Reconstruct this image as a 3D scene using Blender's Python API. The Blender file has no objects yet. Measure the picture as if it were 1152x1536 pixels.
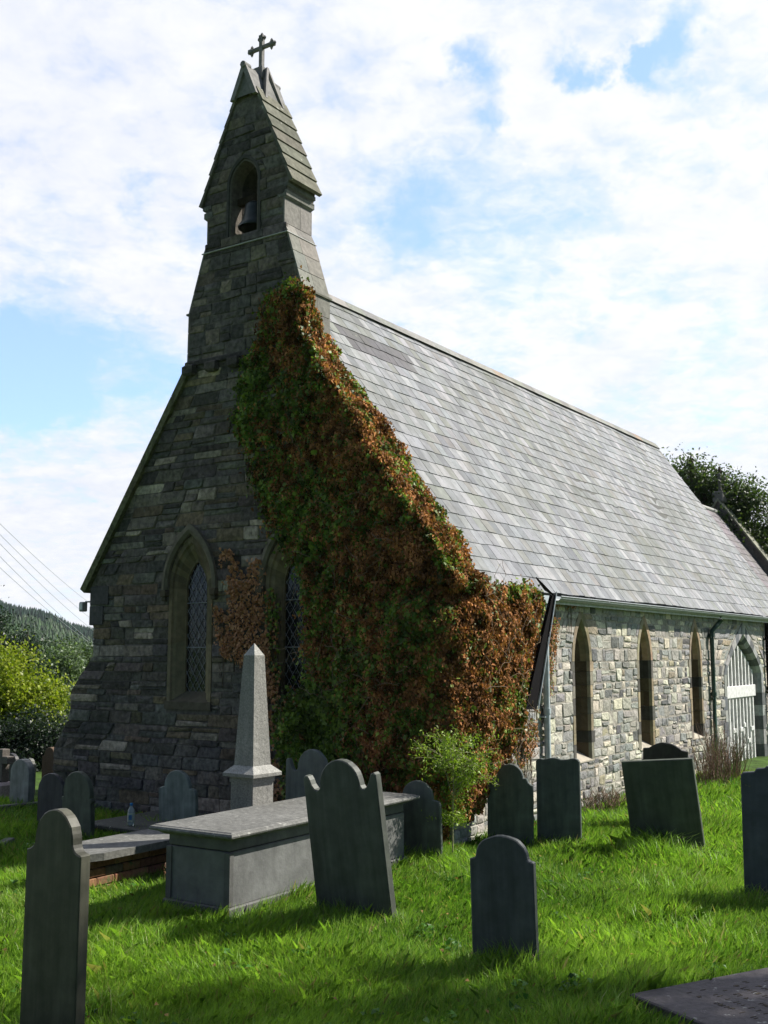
import bpy, math, random
import numpy as np
from mathutils import Vector, Matrix, geometry, noise
rnd = random.Random(7)
rng = np.random.default_rng(11)
PI = math.pi
sc = bpy.context.scene
C = sc.collection

# ------------------------------------------------------------------ camera
F = 1612.64; PITCH = math.radians(7.4856); HC = 2.3
cam_d = bpy.data.cameras.new('camera'); cam = bpy.data.objects.new('camera', cam_d); C.objects.link(cam)
cam.location = (0, 0, HC); cam.rotation_euler = (PI/2 + PITCH, 0, 0)
cam_d.sensor_fit = 'VERTICAL'; cam_d.sensor_height = 36; cam_d.lens = 36*F/1536
cam_d.clip_start = .1; cam_d.clip_end = 9000
sc.camera = cam
sc.view_settings.view_transform = 'Standard'; sc.view_settings.look = 'None'; sc.view_settings.gamma = 1
sc.view_settings.exposure = 0.58

# ------------------------------------------------------------------ light
SUN_AZ = math.radians(18)      # measured from +X towards +Y
SUN_EL = math.radians(43)
SD = Vector((math.cos(SUN_AZ)*math.cos(SUN_EL), math.sin(SUN_AZ)*math.cos(SUN_EL), math.sin(SUN_EL)))
sl = bpy.data.lights.new('sun', 'SUN'); sl.energy = 5.0; sl.angle = math.radians(.6); sl.color = (1, .95, .86)
so = bpy.data.objects.new('sun', sl); C.objects.link(so)
so.rotation_euler = SD.to_track_quat('Z', 'Y').to_euler()

world = bpy.data.worlds.new('World'); sc.world = world; world.use_nodes = True

def pxdir(px, py):
    x = (px-576)/F; u = (768-py)/F
    return Vector((x, math.cos(PITCH) - u*math.sin(PITCH), math.sin(PITCH) + u*math.cos(PITCH)))

def build_world():
    nt = world.node_tree; nt.nodes.clear(); N = nt.nodes.new; L = nt.links.new
    out = N('ShaderNodeOutputWorld'); bg = N('ShaderNodeBackground'); bg.inputs[1].default_value = .1
    sky = N('ShaderNodeTexSky'); sky.sky_type = 'NISHITA'; sky.sun_disc = False
    sky.sun_elevation = SUN_EL; sky.sun_rotation = PI/2 - SUN_AZ
    sky.air_density = 1.0; sky.dust_density = .6; sky.ozone_density = 2.0
    tc = N('ShaderNodeTexCoord')
    def math_(op, a, b=None, clamp=False):
        m = N('ShaderNodeMath'); m.operation = op; m.use_clamp = clamp
        for i, v in enumerate((a, b)):
            if v is None: continue
            if isinstance(v, (int, float)): m.inputs[i].default_value = v
            else: L(v, m.inputs[i])
        return m.outputs[0]
    def vm(op, a, b=None, out='Vector'):
        m = N('ShaderNodeVectorMath'); m.operation = op
        for i, v in enumerate((a, b)):
            if v is None: continue
            if isinstance(v, (tuple, Vector)): m.inputs[i].default_value = tuple(v)
            else: L(v, m.inputs[i])
        return m.outputs[out]
    D = vm('NORMALIZE', tc.outputs['Generated'])
    sep = N('ShaderNodeSeparateXYZ'); L(D, sep.inputs[0])
    z = math_('ADD', math_('MAXIMUM', sep.outputs[2], 0.0), .22)
    com = N('ShaderNodeCombineXYZ'); L(math_('DIVIDE', sep.outputs[0], z), com.inputs[0]); L(math_('DIVIDE', sep.outputs[1], z), com.inputs[1])
    def noise_(vec, scale, detail, rough, dist=0):
        n = N('ShaderNodeTexNoise'); n.inputs['Scale'].default_value = scale; n.inputs['Detail'].default_value = detail
        n.inputs['Roughness'].default_value = rough; n.inputs['Distortion'].default_value = dist; L(vec, n.inputs['Vector']); return n.outputs[0]
    n1 = noise_(com.outputs[0], 2.2, 9, .62, .3)
    n2 = noise_(com.outputs[0], 7.0, 8, .6, .2)
    n3 = noise_(com.outputs[0], .8, 3, .5)
    n4 = noise_(com.outputs[0], 20.0, 6, .65, .4)
    cov = math_('ADD', math_('ADD', math_('MULTIPLY', n1, .50), math_('MULTIPLY', n2, .30)), math_('MULTIPLY', n4, .20))
    cov = math_('SUBTRACT', cov, .5)
    # gaps of blue in the cloud sheet, with ragged edges
    def nvec(scale, det, amp):
        n = N('ShaderNodeTexNoise'); n.inputs['Scale'].default_value = scale; n.inputs['Detail'].default_value = det; n.inputs['Roughness'].default_value = .62; L(D, n.inputs['Vector'])
        return vm('MULTIPLY', vm('SUBTRACT', n.outputs['Color'], (.5, .5, .5)), (amp, amp*.8, amp*.7))
    WOB = vm('ADD', D, vm('ADD', nvec(9, 8, .16), nvec(30, 6, .05)))
    holes = None
    for px, py, r, s in ((0, 500, .09, .36), (130, 545, .09, .34), (250, 560, .07, .30), (10, 600, .05, .3), (20, 590, .06, .5), (865, 80, .026, .75), (925, 85, .022, .7), (820, 60, .02, .4),
                         (1040, 60, .035, .6), (1000, 92, .02, .5), (690, 95, .03, .6), (715, 185, .035, .35), (730, 210, .02, .25), (590, 310, .05, .35), (640, 260, .08, .2), (700, 330, .10, .17), (800, 350, .08, .16),
                         (190, 310, .03, .35), (230, 270, .03, .2), (60, 330, .04, .2), (300, 160, .1, .05), (1110, 530, .05, .22), (480, 330, .12, .14)):
        c = pxdir(px, py).normalized()
        d = vm('DISTANCE', WOB, c, 'Value')
        g = math_('MULTIPLY', math_('SUBTRACT', 1, math_('DIVIDE', d, r*1.15), True), s)
        holes = g if holes is None else math_('ADD', holes, g)
    m = math_('ADD', math_('MULTIPLY', cov, 5.0), 1.06)
    m = math_('SUBTRACT', m, math_('MULTIPLY', holes, math_('ADD', .2, math_('MULTIPLY', n2, 3.2))))
    # unseen sky behind the camera is thinned and dimmed to deepen the shade
    rear = math_('MULTIPLY', math_('MAXIMUM', math_('SUBTRACT', .25, sep.outputs[1]), 0.0), 2.4)
    m = math_('SUBTRACT', math_('MINIMUM', m, 1.12), rear)
    sm = N('ShaderNodeMapRange'); sm.interpolation_type = 'SMOOTHSTEP'; L(m, sm.inputs[0]); sm.inputs[2].default_value = 1.12
    # cloud tint: bright white to pale blue grey
    br = math_('ADD', math_('ADD', math_('MULTIPLY', n3, .35), math_('MULTIPLY', n2, .4)), math_('MULTIPLY', n4, .3))
    cr = N('ShaderNodeValToRGB'); L(br, cr.inputs[0])
    cr.color_ramp.elements[0].position = .36; cr.color_ramp.elements[0].color = (.66, .71, .82, 1)
    cr.color_ramp.elements[1].position = .60; cr.color_ramp.elements[1].color = (.86, .87, .90, 1)
    cc = vm('MULTIPLY', cr.outputs[0], (7.8, 7.8, 7.8))
    # brighter towards the right, where the sun stands behind the sheet
    gl = vm('DISTANCE', D, pxdir(1180, 420).normalized(), 'Value')
    gb = math_('ADD', 1, math_('MULTIPLY', math_('SUBTRACT', 1, math_('DIVIDE', gl, .6), True), .06))
    sc_ = N('ShaderNodeVectorMath'); sc_.operation = 'SCALE'; L(cc, sc_.inputs[0]); L(gb, sc_.inputs['Scale'])
    skb = vm('ADD', vm('MULTIPLY', sky.outputs[0], (1.0, 1.15, 1.5)), (1.5, 1.8, 2.35))
    dim = N('ShaderNodeVectorMath'); dim.operation = 'SCALE'; L(skb, dim.inputs[0]); L(math_('MAXIMUM', math_('SUBTRACT', 1, math_('MULTIPLY', rear, .62)), .2), dim.inputs['Scale']); skb = dim.outputs[0]
    mix = N('ShaderNodeMix'); mix.data_type = 'RGBA'; L(sm.outputs[0], mix.inputs['Factor']); L(skb, mix.inputs['A']); L(sc_.outputs[0], mix.inputs['B'])
    L(mix.outputs['Result'], bg.inputs[0]); L(bg.outputs[0], out.inputs[0])
build_world()

# ------------------------------------------------------------------ helpers
def P3(px, py, Y):
    """world point on the ray of a photo pixel at depth Y"""
    d = pxdir(px, py); t = Y/d.y
    return Vector((d.x*t, Y, HC + d.z*t))
def gz(x, y):
    """height of the turf"""
    h = -.32*math.exp(-((x+2.6)**2/2.2 + (y-7.0)**2/5.0))
    h += .035*noise.noise(Vector((x*.6, y*.6, 3))) + .02*noise.noise(Vector((x*1.7, y*1.7, 8)))
    if y < 4: h += .7*min(1, (4-y)/3)**2
    r = math.hypot(x, y)
    if r > 60: h -= (r-60)*.004
    return h
def ground(px, py):
    d = pxdir(px, py); z = 0
    for _ in range(25):
        t = (z-HC)/d.z; p = Vector((d.x*t, d.y*t, z)); z = gz(p.x, p.y)
    return p

def tag(o, label=None, cat=None, group=None, kind=None):
    if label: o['label'] = label
    if cat: o['category'] = cat
    if group: o['group'] = group
    if kind: o['kind'] = kind
    return o
def empty(name, loc, rz=0):
    o = bpy.data.objects.new(name, None); C.objects.link(o); o.location = loc; o.rotation_euler = (0, 0, rz); o.empty_display_size = .3
    return o

class MB:
    def __init__(s): s.v = []; s.f = []; s.c = []; s.m = []; s.sm = []
    def face(s, pts, col=(1, 1, 1), mat=0):
        i = len(s.v); s.v += [tuple(p) for p in pts]; s.f.append(tuple(range(i, i+len(pts)))); s.c.append(col); s.m.append(mat); s.sm.append(False)
    def add(s, vs, fs, col=(1, 1, 1), mat=0, smooth=False):
        i = len(s.v); s.v += [tuple(p) for p in vs]
        for f in fs: s.f.append(tuple(i+k for k in f)); s.c.append(col); s.m.append(mat); s.sm.append(smooth)
    def box(s, x0, x1, y0, y1, z0, z1, col=(1, 1, 1), mat=0, M=None, bev=0):
        if bev:
            b = bev; vs = []
            for z, k in ((z0, b), (z0+b, 0), (z1-b, 0), (z1, b)):
                for x, y in ((x0, y0), (x1, y0), (x1, y1), (x0, y1)):
                    vs.append(Vector((x + (k if x == x0 else -k), y + (k if y == y0 else -k), z)))
            fs = [(3, 2, 1, 0), (12, 13, 14, 15)]
            for r in range(3):
                for k in range(4): fs.append((r*4+k, r*4+(k+1) % 4, r*4+4+(k+1) % 4, r*4+4+k))
        else:
            vs = [Vector((x, y, z)) for z in (z0, z1) for x, y in ((x0, y0), (x1, y0), (x1, y1), (x0, y1))]
            fs = [(3, 2, 1, 0), (4, 5, 6, 7), (0, 1, 5, 4), (1, 2, 6, 5), (2, 3, 7, 6), (3, 0, 4, 7)]
        if M is not None: vs = [M @ v for v in vs]
        s.add(vs, fs, col, mat)
    def tube(s, pts, rad, n=8, col=(1, 1, 1), mat=0, smooth=True):
        pts = [Vector(p) for p in pts]
        if not isinstance(rad, (list, tuple)): rad = [rad]*len(pts)
        up = Vector((0, 0, 1)); vs = []
        for i, p in enumerate(pts):
            t = (pts[min(i+1, len(pts)-1)] - pts[max(i-1, 0)])
            t = t.normalized() if t.length > 1e-9 else Vector((0, 0, 1))
            a = t.cross(up)
            if a.length < 1e-3: a = t.cross(Vector((1, 0, 0)))
            a.normalize(); b = t.cross(a)
            for k in range(n):
                w = 2*PI*k/n; vs.append(p + (a*math.cos(w) + b*math.sin(w))*rad[i])
        fs = [(i*n+k, i*n+(k+1) % n, (i+1)*n+(k+1) % n, (i+1)*n+k) for i in range(len(pts)-1) for k in range(n)]
        s.add(vs, fs, col, mat, smooth)
        s.add([vs[k] for k in range(n)], [tuple(range(n))], col, mat); s.add([vs[-n+k] for k in range(n)], [tuple(range(n-1, -1, -1))], col, mat)
    def lathe(s, prof, n=20, col=(1, 1, 1), mat=0, cols=None):
        vs = [(r*math.cos(2*PI*k/n), r*math.sin(2*PI*k/n), z) for r, z in prof for k in range(n)]
        for i in range(len(prof)-1):
            pass
        fs = [(i*n+k, i*n+(k+1) % n, (i+1)*n+(k+1) % n, (i+1)*n+k) for i in range(len(prof)-1) for k in range(n)]
        s.add(vs, fs, col, mat, True)
    def loft(s, rings, closed=False, col=(1, 1, 1), mat=0, colf=None):
        for r in range(len(rings)-1):
            A, B = rings[r], rings[r+1]; n = len(A)
            for k in range(n if closed else n-1):
                j = (k+1) % n
                s.face([A[k], A[j], B[j], B[k]], colf(r, k) if colf else col, mat)
    def build(s, name, mats, parent=None, recalc=False):
        me = bpy.data.meshes.new(name); me.from_pydata(s.v, [], s.f)
        if not isinstance(mats, (list, tuple)): mats = [mats]
        for m in mats: me.materials.append(m)
        me.polygons.foreach_set('material_index', s.m); me.polygons.foreach_set('use_smooth', s.sm)
        at = me.attributes.new('Col', 'FLOAT_COLOR', 'FACE')
        buf = np.ones((len(s.f), 4), np.float32); buf[:, :3] = np.array(s.c, np.float32)[:, :3]; at.data.foreach_set('color', buf.ravel())
        if recalc:
            import bmesh
            bm = bmesh.new(); bm.from_mesh(me); bmesh.ops.remove_doubles(bm, verts=bm.verts, dist=1e-5); bmesh.ops.recalc_face_normals(bm, faces=bm.faces); bm.to_mesh(me); bm.free()
        me.update()
        o = bpy.data.objects.new(name, me); C.objects.link(o)
        if parent: o.parent = parent
        return o

def poly_mesh(name, V, cols, mat, parent=None, smooth=False):
    """V (N,k,3): N separate k-gons"""
    n, k = V.shape[:2]
    me = bpy.data.meshes.new(name)
    me.vertices.add(n*k); me.vertices.foreach_set('co', V.astype(np.float32).ravel())
    me.loops.add(n*k); me.loops.foreach_set('vertex_index', np.arange(n*k, dtype=np.int32))
    me.polygons.add(n); me.polygons.foreach_set('loop_start', np.arange(0, n*k, k, dtype=np.int32)); me.polygons.foreach_set('loop_total', np.full(n, k, np.int32))
    me.materials.append(mat)
    at = me.attributes.new('Col', 'FLOAT_COLOR', 'FACE'); b = np.ones((n, 4), np.float32); b[:, :3] = cols; at.data.foreach_set('color', b.ravel())
    me.update(); me.validate()
    o = bpy.data.objects.new(name, me); C.objects.link(o)
    if parent: o.parent = parent
    return o

def nrm(a): return a/np.maximum(np.linalg.norm(a, axis=-1, keepdims=True), 1e-9)
def leaf_quads(P, Nn, size, width=.7, spread=.7, droop=.5, fold=.15, asp=None):
    n = len(P)
    N_ = nrm(nrm(Nn) + rng.normal(0, spread, (n, 3)))
    T = nrm(rng.normal(0, 1, (n, 3)) + np.array([0, 0, -droop*2])); T = nrm(T - N_*(T*N_).sum(1, keepdims=True)); B = np.cross(N_, T)
    s = (size*rng.uniform(.6, 1.3, n))[:, None]
    base = P - T*s*.4; tip = P + T*s*.6 - N_*s*.1
    l = P - T*s*.05 + B*s*width*.5 + N_*s*fold; r = P - T*s*.05 - B*s*width*.5 + N_*s*fold
    return np.stack([base, r, tip, l], 1)

# ------------------------------------------------------------------ materials
def mat_new(name):
    m = bpy.data.materials.new(name); m.use_nodes = True; nt = m.node_tree
    b = nt.nodes['Principled BSDF']; return m, nt, b
def stone_mat(name, rough=.85, base=None, nscale=14, namp=.35, bump=.35, bscale=40, bdist=.01, lichen=None, streak=0, spec=.3, lscale=9, lth=.62, big=None):
    m, nt, b = mat_new(name); N = nt.nodes.new; L = nt.links.new
    tc = N('ShaderNodeTexCoord'); co = tc.outputs['Object']
    def noise_(sc_, det=6, vec=co, r=.6):
        n = N('ShaderNodeTexNoise'); n.inputs['Scale'].default_value = sc_; n.inputs['Detail'].default_value = det; n.inputs['Roughness'].default_value = r; L(vec, n.inputs['Vector']); return n.outputs[0]
    at = N('ShaderNodeAttribute'); at.attribute_name = 'Col'
    if base:
        mm = N('ShaderNodeMix'); mm.data_type = 'RGBA'; mm.blend_type = 'MULTIPLY'; mm.inputs['Factor'].default_value = 1; L(at.outputs['Color'], mm.inputs['A']); mm.inputs['B'].default_value = (*base, 1); col = mm.outputs['Result']
    else: col = at.outputs['Color']
    def vary(col, fac, lo, hi):
        mr = N('ShaderNodeMapRange'); L(fac, mr.inputs[0]); mr.inputs[1].default_value = .3; mr.inputs[2].default_value = .7; mr.inputs[3].default_value = lo; mr.inputs[4].default_value = hi
        v = N('ShaderNodeVectorMath'); v.operation = 'SCALE'; L(col, v.inputs[0]); L(mr.outputs[0], v.inputs['Scale']); return v.outputs[0]
    col = vary(col, noise_(nscale), 1-namp, 1+namp)
    col = vary(col, noise_(1.7, 3), 1-namp*.5, 1+namp*.5)
    if streak:
        mp = N('ShaderNodeMapping'); mp.inputs['Scale'].default_value = (9, 9, .7); L(co, mp.inputs[0])
        col = vary(col, noise_(1.6, 5, mp.outputs[0]), 1-streak, 1+streak)
    def blotch(col, c, sc_, th, w=.06, amt=1.0):
        n = noise_(sc_, 7, r=.7); mr = N('ShaderNodeMapRange'); L(n, mr.inputs[0]); mr.inputs[1].default_value = th; mr.inputs[2].default_value = th+w; mr.inputs[4].default_value = amt
        x = N('ShaderNodeMix'); x.data_type = 'RGBA'; L(mr.outputs[0], x.inputs['Factor']); L(col, x.inputs['A']); x.inputs['B'].default_value = (*c, 1); return x.outputs['Result']
    if big: col = blotch(col, big[0], big[1], big[2], .25, big[3])
    if lichen: col = blotch(col, lichen, lscale, lth)
    L(col, b.inputs['Base Color']); b.inputs['Roughness'].default_value = rough; b.inputs['Specular IOR Level'].default_value = spec
    bp = N('ShaderNodeBump'); bp.inputs['Strength'].default_value = bump; bp.inputs['Distance'].default_value = bdist; L(noise_(bscale, 8, r=.7), bp.inputs['Height'])
    bp2 = N('ShaderNodeBump'); bp2.inputs['Strength'].default_value = bump; bp2.inputs['Distance'].default_value = bdist*4; L(noise_(bscale*.2, 4), bp2.inputs['Height']); L(bp.outputs[0], bp2.inputs['Normal'])
    L(bp2.outputs[0], b.inputs['Normal'])
    return m
def plain_mat(name, col, rough=.5, metal=0, spec=.5, trans=0, emis=None):
    m, nt, b = mat_new(name); b.inputs['Roughness'].default_value = rough; b.inputs['Metallic'].default_value = metal
    b.inputs['Specular IOR Level'].default_value = spec; b.inputs['Transmission Weight'].default_value = trans
    N = nt.nodes.new; L = nt.links.new
    tc = N('ShaderNodeTexCoord'); n = N('ShaderNodeTexNoise'); n.inputs['Scale'].default_value = 12; n.inputs['Detail'].default_value = 6; L(tc.outputs['Object'], n.inputs['Vector'])
    cr = N('ShaderNodeValToRGB'); L(n.outputs[0], cr.inputs[0]); cr.color_ramp.elements[0].position = .3; cr.color_ramp.elements[1].position = .7
    cr.color_ramp.elements[0].color = (*[c*.75 for c in col], 1); cr.color_ramp.elements[1].color = (*[min(1, c*1.15) for c in col], 1)
    L(cr.outputs[0], b.inputs['Base Color'])
    return m
def leaf_mat(name, transl=.35, rough=.45, spec=.35):
    m, nt, b = mat_new(name); N = nt.nodes.new; L = nt.links.new
    at = N('ShaderNodeAttribute'); at.attribute_name = 'Col'
    L(at.outputs['Color'], b.inputs['Base Color']); b.inputs['Roughness'].default_value = rough; b.inputs['Specular IOR Level'].default_value = spec
    tr = N('ShaderNodeBsdfTranslucent'); sc_ = N('ShaderNodeVectorMath'); sc_.operation = 'MULTIPLY'; L(at.outputs['Color'], sc_.inputs[0]); sc_.inputs[1].default_value = (1.3, 1.5, .7); L(sc_.outputs[0], tr.inputs[0])
    mx = N('ShaderNodeMixShader'); mx.inputs[0].default_value = transl; L(b.outputs[0], mx.inputs[1]); L(tr.outputs[0], mx.inputs[2]); L(mx.outputs[0], nt.nodes['Material Output'].inputs[0])
    return m
M = {}
M['dark_stone'] = stone_mat('dark rubble', base=(1.20, 1.11, .98), rough=.85, nscale=14, namp=.55, bump=.9, bscale=26, bdist=.014, lichen=(.16, .155, .13), lscale=6, lth=.655, spec=.3)
M['pale_stone'] = stone_mat('pale rubble', rough=.9, nscale=22, namp=.3, bump=.6, bscale=35, bdist=.012, spec=.2)
M['mortar_dark'] = stone_mat('dark mortar', base=(0.156, 0.140, 0.120), rough=.95, bump=.6, spec=.1)
M['mortar_pale'] = stone_mat('pale mortar', base=(.36, .335, .29), rough=.95, bump=.6, spec=.1)
M['sandstone'] = stone_mat('sandstone', rough=.9, nscale=10, namp=.25, bump=.3, spec=.15)
M['slates'] = stone_mat('roof slates', base=(1.30, 1.32, 1.34), rough=.75, nscale=7, namp=.22, bump=.25, bscale=30, bdist=.004, spec=.3, lichen=(.26, .26, .22), lscale=8, lth=.64, big=((.085, .095, .06), .5, .46, .6))
M['bell_stone'] = stone_mat('bellcote slabs', rough=.9, nscale=12, namp=.35, bump=.5, lichen=(.62, .62, .56), lscale=4.5, lth=.60, spec=.2)
M['grey_stone'] = stone_mat('dressed grey stone', rough=.85, nscale=16, namp=.25, bump=.3, spec=.25)
M['granite'] = stone_mat('granite', rough=.8, nscale=60, namp=.35, bump=.3, bscale=80, spec=.25, streak=.12)
M['tomb_lid'] = stone_mat('tomb lid stone', rough=.7, nscale=20, namp=.35, bump=.35, spec=.35, lichen=(.34, .34, .31), lscale=13, lth=.61)
M['tomb_panel'] = stone_mat('tomb panel stone', rough=.7, nscale=6, namp=.25, bump=.2, spec=.3, streak=.06)
M['slate_stone'] = stone_mat('headstone slate', base=(2.6, 2.5, 2.25), lichen=(.15, .15, .12), lscale=7, lth=.68, big=((.10, .105, .075), 2.2, .5, .5), rough=.55, nscale=7, namp=.25, bump=.2, bscale=25, bdist=.005, spec=.35, streak=.3)
M['slate_lichen'] = stone_mat('lichened slate', base=(2.3, 2.3, 2.25), rough=.6, nscale=7, namp=.25, bump=.15, spec=.35, streak=.15, lichen=(.17, .17, .07), lscale=9, lth=.635)
M['brick'] = stone_mat('brick', rough=.9, nscale=25, namp=.3, bump=.4, spec=.15, lichen=(.12, .14, .06), lscale=6, lth=.60)
M['iron_green'] = plain_mat('green pipe', (.035, .075, .06), .4)
M['pipe_pale'] = plain_mat('pale blue pipe', (.46, .52, .55), .45)
M['gutter'] = plain_mat('grey gutter', (.30, .33, .34), .4)
M['black'] = plain_mat('black plastic', (.008, .007, .008), .8, spec=.1)
M['white_paint'] = plain_mat('white paint', (.8, .8, .78), .6)
M['grey_paint'] = plain_mat('grey door board', (.30, .31, .31), .7)
M['lead'] = plain_mat('lattice lead', (.30, .30, .31), .5)
M['white_mark'] = plain_mat('white line', (.5, .5, .48), .7)
M['bark'] = stone_mat('bark', base=(.09, .075, .055), rough=.95, bump=.7, spec=.1)
M['twig'] = stone_mat('twig', rough=.9, bump=.3, spec=.1)
M['leaf'] = leaf_mat('leaf'); M['ivy'] = leaf_mat('ivy leaf', .2, .5, .2); M['dead'] = leaf_mat('dead leaf', .15, .8, .08)
M['grass'] = leaf_mat('grass blade', .42, .45, .35)
M['bronze'] = plain_mat('bell bronze', (.06, .07, .06), .45, .6)
def glass_mat():
    m, nt, b = mat_new('dark glass'); b.inputs['Base Color'].default_value = (.012, .013, .015, 1); b.inputs['Roughness'].default_value = .12; b.inputs['Specular IOR Level'].default_value = .5
    N = nt.nodes.new; n = N('ShaderNodeTexNoise'); n.inputs['Scale'].default_value = 9; bp = N('ShaderNodeBump'); bp.inputs['Strength'].default_value = .3; bp.inputs['Distance'].default_value = .02
    nt.links.new(n.outputs[0], bp.inputs['Height']); nt.links.new(bp.outputs[0], b.inputs['Normal']); return m
M['glass'] = glass_mat()
m, nt, b = mat_new('clear plastic'); b.inputs['Base Color'].default_value = (.75, .85, .85, 1); b.inputs['Roughness'].default_value = .15; b.inputs['Transmission Weight'].default_value = .6; b.inputs['IOR'].default_value = 1.3; M['bottle'] = m
def soil_mat():
    m, nt, b = mat_new('turf'); N = nt.nodes.new; L = nt.links.new
    tc = N('ShaderNodeTexCoord'); n = N('ShaderNodeTexNoise'); n.inputs['Scale'].default_value = 3; n.inputs['Detail'].default_value = 9; L(tc.outputs['Object'], n.inputs['Vector'])
    cr = N('ShaderNodeValToRGB'); L(n.outputs[0], cr.inputs[0]); e = cr.color_ramp.elements
    e[0].position = .35; e[0].color = (.035, .06, .015, 1); e[1].position = .65; e[1].color = (.07, .13, .025, 1)
    L(cr.outputs[0], b.inputs['Base Color']); b.inputs['Roughness'].default_value = 1; b.inputs['Specular IOR Level'].default_value = .1
    bp = N('ShaderNodeBump'); bp.inputs['Distance'].default_value = .05; L(n.outputs[0], bp.inputs['Height']); L(bp.outputs[0], b.inputs['Normal'])
    return m
M['turf'] = soil_mat()
def hill_mat():
    m, nt, b = mat_new('hillside'); N = nt.nodes.new; L = nt.links.new
    tc = N('ShaderNodeTexCoord'); n = N('ShaderNodeTexNoise'); n.inputs['Scale'].default_value = .02; n.inputs['Detail'].default_value = 9; L(tc.outputs['Object'], n.inputs['Vector'])
    cr = N('ShaderNodeValToRGB'); L(n.outputs[0], cr.inputs[0]); e = cr.color_ramp.elements
    e[0].position = .4; e[0].color = (.022, .04, .018, 1); e[1].position = .6; e[1].color = (.042, .068, .024, 1)
    L(cr.outputs[0], b.inputs['Base Color']); b.inputs['Roughness'].default_value = 1; b.inputs['Specular IOR Level'].default_value = 0
    return m
M['hill'] = hill_mat()

# ------------------------------------------------------------------ ground
YAW = .5921; CX, CY = .6486, 12.9737
CH = empty('church', (CX, CY, 0), PI/2 - YAW)
tag(CH, 'stone church with steep slate roof, bellcote with cross and ivy covered gable', 'church')
def W(u, v, z=0): return Vector((CX + u*math.sin(YAW) - v*math.cos(YAW), CY + u*math.cos(YAW) + v*math.sin(YAW), z))
def to_uv(p):
    x, y = p[0]-CX, p[1]-CY
    return x*math.sin(YAW) + y*math.cos(YAW), -x*math.cos(YAW) + y*math.sin(YAW)
def on_u(px, py, u):
    """(v,z) where a photo ray meets the plane u=const"""
    d = pxdir(px, py); o = Vector((0, 0, HC)); nx, ny = math.sin(YAW), math.cos(YAW)
    t = (u - ((o.x-CX)*nx + (o.y-CY)*ny))/(d.x*nx + d.y*ny); p = o + d*t; return to_uv(p)[1], p.z
def on_v(px, py, v):
    d = pxdir(px, py); o = Vector((0, 0, HC)); nx, ny = -math.cos(YAW), math.sin(YAW)
    t = (v - ((o.x-CX)*nx + (o.y-CY)*ny))/(d.x*nx + d.y*ny); p = o + d*t; return to_uv(p)[0], p.z

def build_ground():
    mb = MB()
    xs = list(np.linspace(-14, 16, 121)); ys = list(np.linspace(-6, 30, 145))
    xs = [-6000, -2500, -900, -300, -120, -50, -25] + xs + [25, 50, 120, 300, 900, 2500, 6000]
    ys = [-3000, -600, -150, -50, -20] + ys + [45, 80, 150, 300, 700, 1600, 4000, 7000]
    vs = [(x, y, gz(x, y) if math.hypot(x, y) < 3000 else gz(3000, 0)) for y in ys for x in xs]; n = len(xs)
    mb.add(vs, [(j*n+i, j*n+i+1, (j+1)*n+i+1, (j+1)*n+i) for j in range(len(ys)-1) for i in range(n-1)], smooth=True)
    tag(mb.build('ground', M['turf']), kind='structure')
build_ground()

def build_hills():
    mb = MB(); pts = {}
    def hh(az, k):     # az degrees left of the view axis, k 0..1 up the slope
        top = 8 + 34/(1+math.exp(-(az-17.2)/1.6)) + 1.2*math.sin(az*1.9) if az > 0 else 8
        return -8 + (top+8)*(math.sin(min(k, 1)*PI/2)**1.2) + 2.5*noise.noise(Vector((az*.5, k*6, 1)))
    az = np.linspace(-70, 70, 113); R = np.linspace(330, 1050, 13)
    vs = []
    for r in R:
        for a in az:
            t = math.radians(a); vs.append((-r*math.sin(t), r*math.cos(t), hh(a, (r-330)/620)))
    n = len(az)
    mb.add(vs, [(j*n+i, j*n+i+1, (j+1)*n+i+1, (j+1)*n+i) for j in range(12) for i in range(n-1)], smooth=True)
    tag(mb.build('hills', M['hill']), kind='structure')
    # wood of conifers on the upper slope
    N = 22000; a = rng.uniform(-5, 30, N); k = rng.uniform(.25, 1.1, N); keep = (k > .62 + .10*np.sin(a*.8)) | (rng.random(N) < .45)
    a, k = a[keep], k[keep]; V = []; Cc = []
    for ai, ki in zip(a, k):
        r = 330 + 620*ki; t = math.radians(ai); x, y, z = -r*math.sin(t), r*math.cos(t), hh(ai, ki)
        dark = ki > .62 + .1*math.sin(ai*.8)
        h = rnd.uniform(4, 10)*(1 if dark else .55)*(.4+.6*ki); w = h*(.24 if dark else .5); tw = rnd.uniform(0, 6)
        c = (.016, .060, .026) if dark else (.045, .10, .025); f = rnd.uniform(.7, 1.4); c = tuple(q*f for q in c)
        for s in range(6):
            t0, t1 = tw + s*PI/3, tw + (s+1)*PI/3
            V.append(((x+w*math.cos(t0), y+w*math.sin(t0), z-1), (x+w*math.cos(t1), y+w*math.sin(t1), z-1), (x, y, z+h))); Cc.append(c)
    tag(poly_mesh('hill_forest', np.array(V), np.array(Cc), M['leaf']), 'dark conifer wood covering the distant hillside on the left', 'forest', kind='stuff')
build_hills()

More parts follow.
